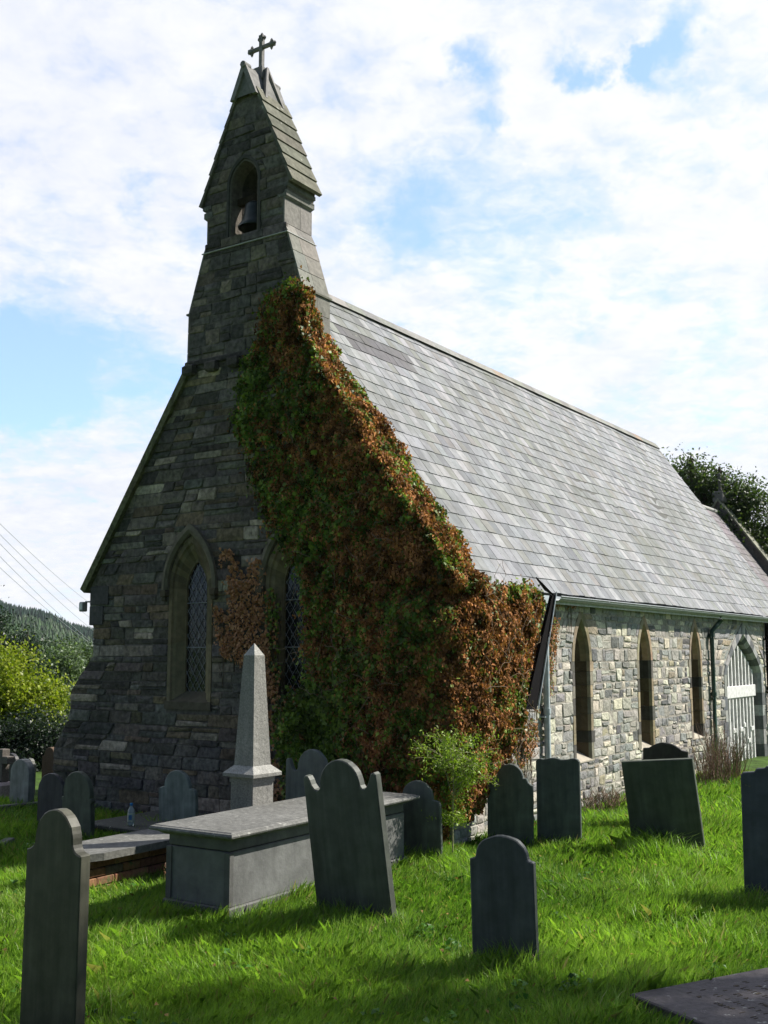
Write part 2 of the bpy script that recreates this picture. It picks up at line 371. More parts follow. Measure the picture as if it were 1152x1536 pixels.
# ------------------------------------------------------------------ masonry
def arch_x(hw, h, t):
    """half width of a pointed arch t above its springing"""
    if t <= 0: return hw
    if t >= h: return 0
    if h < hw*.95: return hw*(1-(t/h)**1.4)
    R = (hw*hw + h*h)/(2*hw); return max(0, math.sqrt(max(0, R*R - t*t)) - (R-hw))
def arch_pts(c, hw, zs, zsp, h, n=9):
    pts = [(c+hw, zs), (c+hw, (zs+zsp)/2), (c+hw, zsp)]
    for i in range(1, n): t = h*math.sin(PI/2*i/n); pts.append((c+arch_x(hw, h, t), zsp+t))
    pts.append((c, zsp+h)); return pts + [(2*c-a, z) for a, z in reversed(pts[:-1])]
def interp(poly, z):
    for (a0, z0), (a1, z1) in zip(poly[:-1], poly[1:]):
        if z0 <= z <= z1: return a0 + (a1-a0)*(z-z0)/max(1e-9, z1-z0)
    return poly[0][0] if z < poly[0][1] else poly[-1][0]
def cut(iv, c, hw):
    out = []
    for a, b in iv:
        lo, hi = c-hw, c+hw
        if hi <= a or lo >= b: out.append((a, b)); continue
        if lo > a: out.append((a, lo))
        if hi < b: out.append((hi, b))
    return out
def masonry(mb, mp, zlo, zhi, ivf, hr, wr, palette, proud=(.006, .03), gap=.012, mat=0, split=.3, rough=.008):
    z = zlo
    while z < zhi-.02:
        h = rnd.uniform(*hr); z1 = min(z+h, zhi)
        if zhi - z1 < hr[0]*.6: z1 = zhi
        A, B, Mi = ivf(z+.002), ivf(z1-.002), ivf((z+z1)/2)
        if len(A) != len(B) or len(A) != len(Mi) : A = B = Mi
        for (a0, a1), (b0, b1), (m0, m1) in zip(A, B, Mi):
            w = m1-m0
            if w < .03: continue
            t = 0; cuts = [0]
            while True:
                s = rnd.uniform(*wr)*(h/((hr[0]+hr[1])/2))**.3/w; t += s
                if t > 1 - wr[0]*.7/w: break
                cuts.append(t)
            cuts.append(1)
            for c0, c1 in zip(cuts[:-1], cuts[1:]):
                segs = [(0, 1)]
                if rnd.random() < split and (z1-z) > hr[0]*1.4: k = rnd.uniform(.35, .65); segs = [(0, k), (k, 1)]
                for s0, s1 in segs:
                    def pt(cc, ss, da, dz):
                        a = (a0 + (a1-a0)*cc)*(1-ss) + (b0 + (b1-b0)*cc)*ss
                        return a+da, z + (z1-z)*ss + dz
                    g = gap/2; col = palette(z); d = rnd.uniform(*proud); j = lambda: rnd.uniform(-rough, rough)
                    el = 0 if c0 == 0 else 1; er = 0 if c1 == 1 else 1
                    lc, rc = g*el, -g*er
                    q = [pt(c0, s0, lc, g), pt(c1, s0, rc, g), pt(c1, s1, rc, -g), pt(c0, s1, lc, -g)]
                    q = [(a+j()*(el if i in (0, 3) else er), zz+j()*.8) for i, (a, zz) in enumerate(q)]
                    # octagonal face with knocked corners
                    ca = (q[0][0]+q[2][0])/2; cz = (q[0][1]+q[2][1])/2
                    outer = []; k1 = rnd.uniform(.04, .14)
                    for i in range(4):
                        p, n_, pr = q[i], q[(i+1) % 4], q[i-1]
                        outer.append((p[0]+(pr[0]-p[0])*k1, p[1]+(pr[1]-p[1])*k1)); outer.append((p[0]+(n_[0]-p[0])*k1*.6, p[1]+(n_[1]-p[1])*k1*.6))
                    bev = .012
                    def inn(p, b): 
                        dx, dz = ca-p[0], cz-p[1]; l = math.hypot(dx, dz) or 1; b = min(b, l*.4); return p[0]+dx/l*b, p[1]+dz/l*b
                    r0 = [mp(a, zz, .02) for a, zz in outer]; r1 = [mp(a, zz, -d*.6) for a, zz in outer]
                    r2 = [mp(*inn(p, bev*1.3), -d + rnd.uniform(-.004, .004)) for p in outer]
                    ctr = mp(ca + rnd.uniform(-.1, .1)*(q[1][0]-q[0][0]), cz, -d - rnd.uniform(-.004, .012))
                    n = 8; vs = r0+r1+r2+[ctr]
                    fs = [(k, (k+1) % n, n+(k+1) % n, n+k) for k in range(n)] + [(n+k, n+(k+1) % n, 2*n+(k+1) % n, 2*n+k) for k in range(n)] + [(2*n+k, 2*n+(k+1) % n, 3*n) for k in range(n)]
                    mb.add(vs, fs, col, mat)
        z = z1
def plate(mb, mp, outer, holes, thick, mat=0, col=(1, 1, 1)):
    loops = [outer]+holes; vl = [[Vector((a, z, 0)) for a, z in l] for l in loops]
    tris = geometry.tessellate_polygon(vl); flat = [p for l in loops for p in l]
    for d in (0, thick):
        mb.add([mp(a, z, d) for a, z in flat], [tuple(t) for t in tris], col, mat)
    for l in loops:
        n = len(l)
        for k in range(n):
            (a, z), (b, y) = l[k], l[(k+1) % n]; mb.face([mp(a, z, 0), mp(b, y, 0), mp(b, y, thick), mp(a, z, thick)], col, mat)
def jit(c, f=.15, h=.04):
    k = 1+rnd.uniform(-f, f); return tuple(max(.002, q*k*(1+rnd.uniform(-h, h))) for q in c)
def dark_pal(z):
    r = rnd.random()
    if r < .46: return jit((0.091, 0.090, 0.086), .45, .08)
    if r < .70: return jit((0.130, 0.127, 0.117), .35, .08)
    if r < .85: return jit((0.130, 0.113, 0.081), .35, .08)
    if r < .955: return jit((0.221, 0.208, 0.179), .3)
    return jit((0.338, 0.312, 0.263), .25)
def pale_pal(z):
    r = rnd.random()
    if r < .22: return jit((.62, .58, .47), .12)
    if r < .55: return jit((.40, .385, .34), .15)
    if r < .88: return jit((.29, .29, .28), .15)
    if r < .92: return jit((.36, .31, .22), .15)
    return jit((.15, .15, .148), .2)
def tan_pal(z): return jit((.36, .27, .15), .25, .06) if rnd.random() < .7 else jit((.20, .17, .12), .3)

GM = lambda a, z, d: (d, a, z)        # gable: a = v, d = depth inwards (u)
SM = lambda a, z, d: (a, d, z)        # side wall: a = u
VC = 3.18
WIN = [(4.07, 1.62), (2.27, 1.62)]    # centre, sill
W_OUT, W_SPR, W_H = .40, 3.22, .68
LANC = [4.21, 6.87, 9.60]; L_HW, L_S, L_SP, L_H = .24, .80, 2.18, .56
DOOR = (12.88, 1.33, -.2, 1.86, .86)

def gable():
    left = [(6.84, -.4), (6.88, .86), (6.52, 1.36), (6.54, 1.72), (6.06, 2.26), (6.06, 2.66), (6.16, 2.86), (6.16, 3.30), (4.30, 6.20), (4.24, 6.36)]
    right = [(-.13, -.4), (-.14, .95), (-.06, 1.36), (-.06, 1.72), (0, 1.95), (0, 3.2), (2.06, 6.20), (2.12, 6.36)]
    holes = [arch_pts(c, .40, s, W_SPR, W_H) for c, s in WIN]
    outer = right + left[::-1]
    mb = MB(); plate(mb, GM, outer, [[p for p in h] for h in holes], .6, 1)
    def ivf(z):
        iv = [(interp(right, z), interp(left, z))]
        for c, s in WIN:
            if s-.14 < z < W_SPR+.75: iv = cut(iv, c, .43 if z < W_SPR else arch_x(.43, .76, z-W_SPR))
        return iv
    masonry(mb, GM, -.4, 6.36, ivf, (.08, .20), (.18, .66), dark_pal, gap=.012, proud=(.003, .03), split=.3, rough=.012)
    # buttress slopes: smooth weathered caps run through the thickness, return face of the left edge
    for a, z0, z1 in ((6.86, -.3, .86), (6.53, 1.38, 1.72), (6.06, 2.26, 2.66)):
        pass
    o = mb.build('gable_wall', [M['dark_stone'], M['mortar_dark']], CH)
    # buttress at the left corner: projects sideways, thick block behind the face
    return o
gable()

def front_window(c, s, k):
    zs = s+.02
    r = []
    rings = [(.42, zs-.02, W_SPR, .74, .05), (.42, zs-.02, W_SPR, .74, -.018), (.36, zs-.02, W_SPR, .65, -.018), (.345, zs, W_SPR, .62, .01), (.30, zs+.03, W_SPR, .56, .025), (.215, zs+.10, W_SPR-.01, .44, .115), (.195, zs+.12, W_SPR-.02, .40, .115), (.195, zs+.12, W_SPR-.02, .40, .17)]
    for hw, a, b, h, d in rings: r.append([Vector(GM(p, q, d)) for p, q in arch_pts(c, hw, a, b, h, 9)])
    mb = MB(); blk = [jit((.20, .165, .10), .3, .05) for _ in range(60)]
    def cf(ri, kk): return blk[kk]
    mb.loft(r, colf=cf)
    w = mb.build('window', M['sandstone'], CH)
    # pane
    pm = MB(); pp = arch_pts(c, .21, zs+.1, W_SPR-.02, .43, 9); pm.face([GM(a, z, .15) for a, z in pp]); pm.build('pane', M['glass'], w)
    # lattice
    lm = MB(); sp_a, sp_z = .118, .175; hw = .194; top = W_SPR+.38; bot = zs+.12
    def inside(a, z): return bot <= z and abs(a-c) <= arch_x(hw, .40, z-(W_SPR-.02))
    for sgn in (1, -1):
        kk = -40
        while kk < 40:
            seg = []; n = 160
            for i in range(n+1):
                a = c-hw + 2*hw*i/n; z = bot + kk*sp_z + sgn*(a-c)/sp_a*sp_z
                if inside(a, z): seg.append((a, z))
            if len(seg) > 3: lm.tube([GM(seg[0][0], seg[0][1], .137), GM(seg[-1][0], seg[-1][1], .137)], .0036, 5)
            kk += 1
    for z in (bot+.62, bot+1.25): lm.tube([GM(c-hw, z, .130), GM(c+hw, z, .130)], .008, 5)
    lm.build('lattice', M['lead'], w)
    # hood mould
    hm = MB(); rr = []
    for ho, hh, d in ((.435, .765, .0), (.435, .765, -.055), (.47, .83, -.085), (.52, .91, -.075), (.52, .91, .0)):
        rr.append([Vector(GM(p, q, d)) for p, q in arch_pts(c, ho, W_SPR-.02, W_SPR, hh, 10)])
    hm.loft(rr, col=(.18, .16, .115))
    for sg in (1, -1):
        x = c+sg*.478
        hm.box(-.095, .0, x-.05, x+.05, W_SPR-.12, W_SPR-.02, (.11, .09, .06), bev=.012); hm.box(-.075, .0, x-.035, x+.035, W_SPR-.18, W_SPR-.12, (.09, .08, .055), bev=.01)
    hm.build('hood_mould', M['sandstone'], w)
    sm = MB()
    sm.add([GM(c-.44, zs-.12, .0), GM(c+.44, zs-.12, .0), GM(c-.44, zs-.12, -.04), GM(c+.44, zs-.12, -.04), GM(c-.44, zs-.015, -.04), GM(c+.44, zs-.015, -.04), GM(c-.30, zs+.13, .14), GM(c+.30, zs+.13, .14), GM(c-.44, zs, .0), GM(c+.44, zs, .0)],
           [(0, 1, 3, 2), (2, 3, 5, 4), (4, 5, 9, 8), (8, 9, 7, 6)], (.12, .105, .07))
    sm.build('sill', M['sandstone'], w)
for k, (c, s) in enumerate(WIN): front_window(c, s, k)

def side_wall():
    mb = MB()
    holes = [arch_pts(c, .30, L_S-.1, L_SP, .66) for c in LANC] + [arch_pts(DOOR[0], DOOR[1]+.02, -.35, DOOR[3], DOOR[4]+.02)]
    outer = [(.6, -.5), (16.7, -.5), (16.7, 3.14), (.6, 3.14)]
    plate(mb, SM, outer, holes, .55, 1)
    def ivf(z):
        iv = [(.6, 16.7)]
        for c in LANC:
            hw = .375 if z < L_SP else (arch_x(.375, .80, z-L_SP) if z > L_SP else .375)
            if L_S-.16 < z < L_SP+.8: iv = cut(iv, c, hw)
        c, w, s, sp, h = DOOR
        if z < sp+h+.33: iv = cut(iv, c, w+.17 if z < sp else arch_x(w+.17, h+.34, z-sp))
        return iv
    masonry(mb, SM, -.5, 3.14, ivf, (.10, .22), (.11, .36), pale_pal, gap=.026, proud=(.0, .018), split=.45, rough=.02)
    mb.build('side_wall', [M['pale_stone'], M['mortar_pale']], CH)
side_wall()

def lancet(c):
    def ring(hw, s, h, d): return [Vector(SM(a, z, d)) for a, z in arch_pts(c, hw, s, L_SP, h, 8)]
    # long jambs are cut into quoin blocks of differing colour
    zz = [L_S-.1]; 
    while zz[-1] < L_SP-.12: zz.append(min(L_SP, zz[-1]+rnd.uniform(.16, .26)))
    zz[-1] = L_SP
    mb = MB()
    prof = [(.37, .06), (.37, -.012), (L_HW+.045, -.012), (L_HW+.01, .03), (L_HW-.02, .12), (L_HW-.08, .27), (L_HW-.095, .27), (L_HW-.095, .36)]
    for sg in (1, -1):
        for z0, z1 in zip(zz[:-1], zz[1:]):
            r = rnd.random(); col = jit((.33, .27, .18), .2, .05) if r < .5 else (jit((.26, .24, .19), .2) if r < .75 else jit((.11, .105, .095), .3))
            ext = rnd.choice((0, 0, .05))
            for i, ((w0, d0), (w1, d1)) in enumerate(zip(prof[:-1], prof[1:])):
                cc = col if i < 3 else jit((.12, .095, .06), .2) if sum(col) > .4 else jit((.06, .057, .05), .2)  # inner reveal faces darker: recess shade put into the stone colour
                e0 = ext if i == 0 else 0; 
                mb.face([SM(c+sg*(w0+(ext if i < 2 else 0)), z0+.003, d0), SM(c+sg*(w1+(ext if i < 1 else 0)), z0+.003, d1), SM(c+sg*(w1+(ext if i < 1 else 0)), z1-.003, d1), SM(c+sg*(w0+(ext if i < 2 else 0)), z1-.003, d0)], cc)
    hs = [(w, d, L_H*(1.42 if w > .36 else (w/L_HW)**.8 if w > .05 else .1)) for w, d in prof]
    rings = [[Vector(SM(a, z, d)) for a, z in arch_pts(c, w, L_SP, L_SP, h, 8)[2:-2]] for w, d, h in hs]
    cols = [jit((.32, .25, .16), .2, .05), jit((.36, .31, .22), .2)]
    mb.loft(rings, colf=lambda r, k: (jit(cols[0], .08) if k < 9 else jit(cols[1], .08)) if r < 4 else (.13, .10, .07))  # deep arch rings carry the same painted recess shade
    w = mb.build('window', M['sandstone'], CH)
    pm = MB(); pm.face([SM(a, z, .32) for a, z in arch_pts(c, .16, L_S-.1, L_SP, .4, 8)]); pm.build('pane', M['glass'], w)
    sm = MB(); s = L_S
    sm.add([SM(c-.36, s-.12, .0), SM(c+.36, s-.12, .0), SM(c-.36, s-.12, -.02), SM(c+.36, s-.12, -.02), SM(c-.36, s-.10, -.02), SM(c+.36, s-.10, -.02), SM(c-.26, s+.10, .31), SM(c+.26, s+.10, .31)],
           [(0, 1, 3, 2), (2, 3, 5, 4), (4, 5, 7, 6)], (.42, .38, .31))
    sm.build('sill', M['sandstone'], w)
for c in LANC: lancet(c)

def door():
    c, w, s, sp, h = DOOR
    mb = MB(); zz = [-.35]
    while zz[-1] < sp-.16: zz.append(min(sp, zz[-1]+rnd.uniform(.24, .34)))
    zz[-1] = sp
    prof = [(w+.16, .05), (w+.16, -.015), (w, -.015), (w-.07, .06), (w-.07, .26), (w-.14, .32), (w-.14, .6)]
    for sg in (1, -1):
        for bi, (z0, z1) in enumerate(zip(zz[:-1], zz[1:])):
            col = jit((.12, .13, .135), .2) if bi % 2 else jit((.30, .31, .30), .15); ext = .12 if bi % 2 else 0
            for i, ((w0, d0), (w1, d1)) in enumerate(zip(prof[:-1], prof[1:])):
                mb.face([SM(c+sg*(w0+(ext if i < 2 else 0)), z0+.004, d0), SM(c+sg*(w1+(ext if i < 1 else 0)), z0+.004, d1), SM(c+sg*(w1+(ext if i < 1 else 0)), z1-.004, d1), SM(c+sg*(w0+(ext if i < 2 else 0)), z1-.004, d0)], col)
    rings = []
    for i, (ww, d) in enumerate(prof):
        rings.append([Vector(SM(a, z, d)) for a, z in arch_pts(c, ww+(.02 if i < 2 else 0), sp, sp, h+(ww-w)*1.5, 8)[2:-2]])
    cols = [jit((.13, .14, .145), .15) if i % 2 else jit((.36, .36, .35), .12) for i in range(20)]
    mb.loft(rings, colf=lambda r, k: cols[k])
    d = mb.build('doorway', M['grey_stone'], CH)
    bk = MB(); bk.face([SM(a, z, .46) for a, z in arch_pts(c, w-.12, -.35, sp, h-.16, 8)], (.9, .9, .9)); bk.build('door_board', M['grey_paint'], d)
    g = MB(); n = 9; ww = w-.17
    for i in range(n):
        a = c-ww + 2*ww*(i+.5)/n; top = sp
        t = 0
        while t < h-.2 and arch_x(ww, h-.2, t) > abs(a-c): t += .01
        g.box(a-.035, a+.035, .11, .15, -.1, sp+t-.06, bev=.006)
    pts = [(p, q) for p, q in arch_pts(c, ww, -.1, sp, h-.2, 8)]
    for (a0, z0), (a1, z1) in zip(pts[:-1], pts[1:]): g.tube([SM(a0, z0, .185), SM(a1, z1, .185)], .035, 6, smooth=False)
    gate = g.build('gate', M['white_paint'], d)
    r = MB(); r.box(c-ww, c+ww, .085, .1095, 1.35, 1.60, bev=.006); r.build('rail', M['white_paint'], gate)
    for z, a0, a1 in ((.35, -.9, -.7), (.62, -.62, -.42), (.62, -.1, .1), (.35, .5, .64), (.7, .2, .32), (.1, -.95, -.8), (.25, .1, .25), (.6, .75, .95)):
        q = MB(); q.box(c+a0, c+a1, .09, .1095, z, z+.09, bev=.004); q.build('rail', M['white_paint'], gate)
door()

# ------------------------------------------------------------------ roof
def slates(name, u0, u1, v0, z0, v1, z1, parent, colf, expo=.25, wid=.205, mat=None):
    mb = MB(); S = math.hypot(v1-v0, z1-z0); dv, dz = (v1-v0)/S, (z1-z0)/S; nv, nz = -dz*(1 if v1 > v0 else -1), abs(dv)
    sag = lambda u, s: .022*noise.noise(Vector((u*.45, s*.5, 2))) + .006*noise.noise(Vector((u*2.1, s*2.1, 6)))
    mp = lambda u, s, h: (u, v0+dv*s+nv*(h+sag(u, s)), z0+dz*s+nz*(h+sag(u, s)))
    mb.face([mp(u0, 0, .0), mp(u1, 0, 0), mp(u1, S, 0), mp(u0, S, 0)], (.05, .05, .05))
    mb.face([mp(u0, 0, -.08), mp(u1, 0, -.08), mp(u1, S, -.08), mp(u0, S, -.08)], (.05, .05, .05))
    mb.face([mp(u0, 0, .0), mp(u1, 0, 0), mp(u1, 0, -.08), mp(u0, 0, -.08)], (.05, .05, .05)); mb.face([mp(u1, 0, .0), mp(u1, S, 0), mp(u1, S, -.08), mp(u1, 0, -.08)], (.05, .05, .05))
    rows = int(round(S/expo)); expo = S/rows
    for i in range(rows):
        s = i*expo; u = u0 - (wid/2 if i % 2 else 0) - rnd.uniform(0, .03)
        while u < u1:
            w = wid*rnd.uniform(.9, 1.1); a, b = max(u, u0)+.0035, min(u+w, u1)-.0035; u += w
            if b-a < .03: continue
            slip = rnd.uniform(-.006, .008) - (.03 if rnd.random() < .01 else 0); lift = rnd.uniform(0, .008)
            s0, s1 = s+slip, min(S, s+expo+.03)
            col = colf((a+b)/2, s, S)
            top = .022+lift*.8
            vs = [mp(a, s0, top-.012), mp(b, s0, top-.012+rnd.uniform(-.002, .002)), mp(b, s0, top), mp(a, s0, top), mp(b, s1, .014), mp(a, s1, .014)]
            mb.add(vs, [(0, 1, 2, 3), (3, 2, 4, 5)], col); mb.add([vs[1], vs[2], vs[4], mp(b, s1, .002)], [(0, 1, 2, 3)], col); mb.add([vs[0], vs[3], vs[5], mp(a, s1, .002)], [(0, 1, 2, 3)], col)
    return mb.build(name, mat or M['slates'], parent)
def nave_col(u, s, S):
    base = (.165, .17, .178); r = rnd.random()
    if r < .2: base = (.215, .215, .22)
    elif r < .34: base = (.12, .125, .135)
    elif r < .40: base = (.15, .145, .14)
    elif r < .47: base = (.145, .15, .138)
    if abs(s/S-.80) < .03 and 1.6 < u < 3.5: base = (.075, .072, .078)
    return jit(base, .11, .02)
def chan_col(u, s, S): return jit((.145, .125, .14), .15, .04)
EV, EZ, RZ = -.13, 3.14, 7.86
roof = slates('roof', .62, 16.75, EV, EZ, VC, RZ, CH, nave_col)
back = MB(); back.face([(.62, VC, RZ+.02), (16.75, VC, RZ+.02), (16.75, 6.5, 3.1), (.62, 6.5, 3.1)], (.3, .31, .32)); back.build('back_roof', M['slates'], CH)
rd = MB(); u = .62
while u < 16.7:
    e = min(u+.45, 16.75); c = jit((.24, .24, .22), .15) if rnd.random() < .88 else jit((.28, .22, .17), .1)
    w, dz = .13, .16
    vs = [(x, VC+s*w, RZ+.075-dz+o) for x in (u+.003, e-.003) for s, o in ((-1, 0), (0, dz), (1, 0))] 
    rd.add(vs, [(0, 1, 4, 3), (1, 2, 5, 4), (0, 1, 2), (3, 4, 5)], c); u = e
rd.build('ridge_tiles', M['grey_stone'], roof)
ew = MB(); plate(ew, lambda a, z, d: (16.2+d, a, z), [(0, -.4), (6.3, -.4), (6.3, 3.2), (VC, 7.75), (0, 3.2)], [], .4); ew.build('east_wall', M['mortar_pale'], CH)
bw = MB(); bw.box(.6, 16.7, 5.9, 6.05, -.4, 3.1); bw.build('north_wall', M['mortar_pale'], CH)
# chancel
CZ = 6.60
chr_ = slates('chancel_roof', 16.76, 22.3, .75, CZ-(VC-.75)*1.40, VC, CZ, CH, chan_col)
cb = MB(); cb.face([(16.76, VC, CZ+.01), (22.3, VC, CZ+.01), (22.3, 5.6, CZ-(5.6-VC)*1.4), (16.76, 5.6, CZ-(5.6-VC)*1.4)], (.25, .22, .25)); cb.box(16.76, 22.2, .95, 5.4, -.4, CZ-(VC-.95)*1.4-.05, (.9, .85, .8))
cb.build('chancel_wall', M['mortar_pale'], CH)
cr = MB(); cr.tube([(16.76, VC, CZ+.04), (22.3, VC, CZ+.04)], .07, 6, (.36, .36, .34)); cr.build('ridge_tiles', M['grey_stone'], chr_)
cc = MB()
for sg in (-1, 1):
    e = VC+sg*2.75
    def q(v, h): return (v, CZ - abs(v-VC)*1.4 + h)
    a0, a1 = q(VC, .42), q(e, .42); b0, b1 = q(VC, -.1), q(e, -.1)
    vs = [(u_, *p) for u_ in (22.25, 22.7) for p in (a0, a1, b1, b0)]
    cc.add(vs, [(0, 1, 2, 3), (7, 6, 5, 4), (0, 4, 5, 1), (1, 5, 6, 2), (2, 6, 7, 3)], (.17, .15, .15))
    a0, a1 = q(VC, .50), q(e, .50); b0, b1 = q(VC, .42), q(e, .42)
    vs = [(u_, *p) for u_ in (22.17, 22.78) for p in (a0, a1, b1, b0)]
    cc.add(vs, [(0, 1, 2, 3), (7, 6, 5, 4), (0, 4, 5, 1), (1, 5, 6, 2), (2, 6, 7, 3)], (.26, .26, .2))
cco = cc.build('chancel_coping', M['grey_stone'], CH)

def cross_mesh(mb, u, v, z0, H, arm, t=.05, col=(.2, .19, .18)):
    """gothic cross in the v-z plane"""
    az = z0+H*.70
    mb.box(u-t, u+t, v-t, v+t, z0, z0+H-.06, col, bev=.012)
    mb.box(u-t*.9, u+t*.9, v-arm+.05, v-t-.001, az-t, az+t, col, bev=.012); mb.box(u-t*.9, u+t*.9, v+t+.001, v+arm-.05, az-t, az+t, col, bev=.012)
    def bud(cv, cz, dv, dz):
        for s in (-1, 0, 1):
            pv, pz = cv + (dz*s*.055 if s else dv*.04) - (dv*.02 if s else 0), cz + (dv*s*.055 if s else dz*.04) - (dz*.02 if s else 0)
            w = .030
            ring = [Vector((u+w*x, pv+w*y, pz)) for x, y in ((1, 0), (0, 1), (-1, 0), (0, -1))]
            mb.add(ring+[Vector((u, pv, pz+w*1.4)), Vector((u, pv, pz-w*1.4))], [(0, 1, 4), (1, 2, 4), (2, 3, 4), (3, 0, 4), (1, 0, 5), (2, 1, 5), (3, 2, 5), (0, 3, 5)], col)
            if s == 0: mb.box(u-.032, u+.032, cv-.036, cv+.036, cz-.036, cz+.036, col, bev=.01)
    bud(v, z0+H-.05, 0, 1); bud(v-arm+.04, az, -1, 0); bud(v+arm-.04, az, 1, 0)
fm = MB(); fm.box(22.2, 22.75, VC-.16, VC+.16, CZ+.38, CZ+.72, (.18, .17, .17), bev=.02); cross_mesh(fm, 22.47, VC, CZ+.70, .62, .2, .04, (.17, .16, .15)); fm.build('finial', M['grey_stone'], cco)

# gable coping
for sg, ez, ev in ((1, 3.27, 6.34), (-1, 3.18, -.14)):
    top = (VC+sg*1.02, 6.50); gc = MB()
    dv, dz = top[0]-ev, top[1]-ez; Ls = math.hypot(dv, dz); dv /= Ls; dz /= Ls; nv, nz = sg*abs(dz), abs(dv)
    k = 0; n = 7
    for i in range(n):
        a, b = Ls*i/n+.003, Ls*(i+1)/n-.003
        vs = [(uu, ev+dv*s+nv*h, ez+dz*s+nz*h) for uu in (-.07, .66) for s, h in ((a, 0), (b, 0), (b, -.11), (a, -.11))]
        gc.add(vs, [(0, 1, 2, 3), (7, 6, 5, 4), (0, 4, 5, 1), (1, 5, 6, 2), (2, 6, 7, 3), (3, 7, 4, 0)], jit((.10, .11, .06), .15))
    gc.build('gable_coping', M['dark_stone'], CH)
kn = MB(); kn.box(-.035, .5, 5.75, 6.14, 3.02, 3.3, (.085, .082, .078), bev=.01); kn.box(-.03, .5, 5.86, 6.15, 2.72, 3.01, (.09, .087, .083), bev=.01); kn.build('kneeler', M['grey_stone'], CH)
# left buttress body (behind the gable face)
bt = MB()
prof = [(6.84, -.4), (6.88, .86), (6.52, 1.36), (6.54, 1.72), (6.06, 2.26), (6.0, 2.3), (6.0, -.4)]
plate(bt, lambda a, z, d: (.61+d, a, z), prof, [], .25, 0, (.8, .8, .8)); bt.build('buttress', M['mortar_dark'], CH)
bt = MB(); prof = [(-.16, -.4), (-.16, .95), (-.08, 1.36), (-.08, 1.72), (.0, 1.95), (.0, -.4)]
plate(bt, lambda a, z, d: (.02+d, a, z), prof, [], .78, 1, (1, 1, 1))
def biv(z): return [(.03, .78)]
masonry(bt, lambda a, z, d: (a, d-.16, z), -.4, .95, biv, (.1, .2), (.15, .4), pale_pal, mat=0)
bt.build('buttress', [M['pale_stone'], M['mortar_pale']], CH)

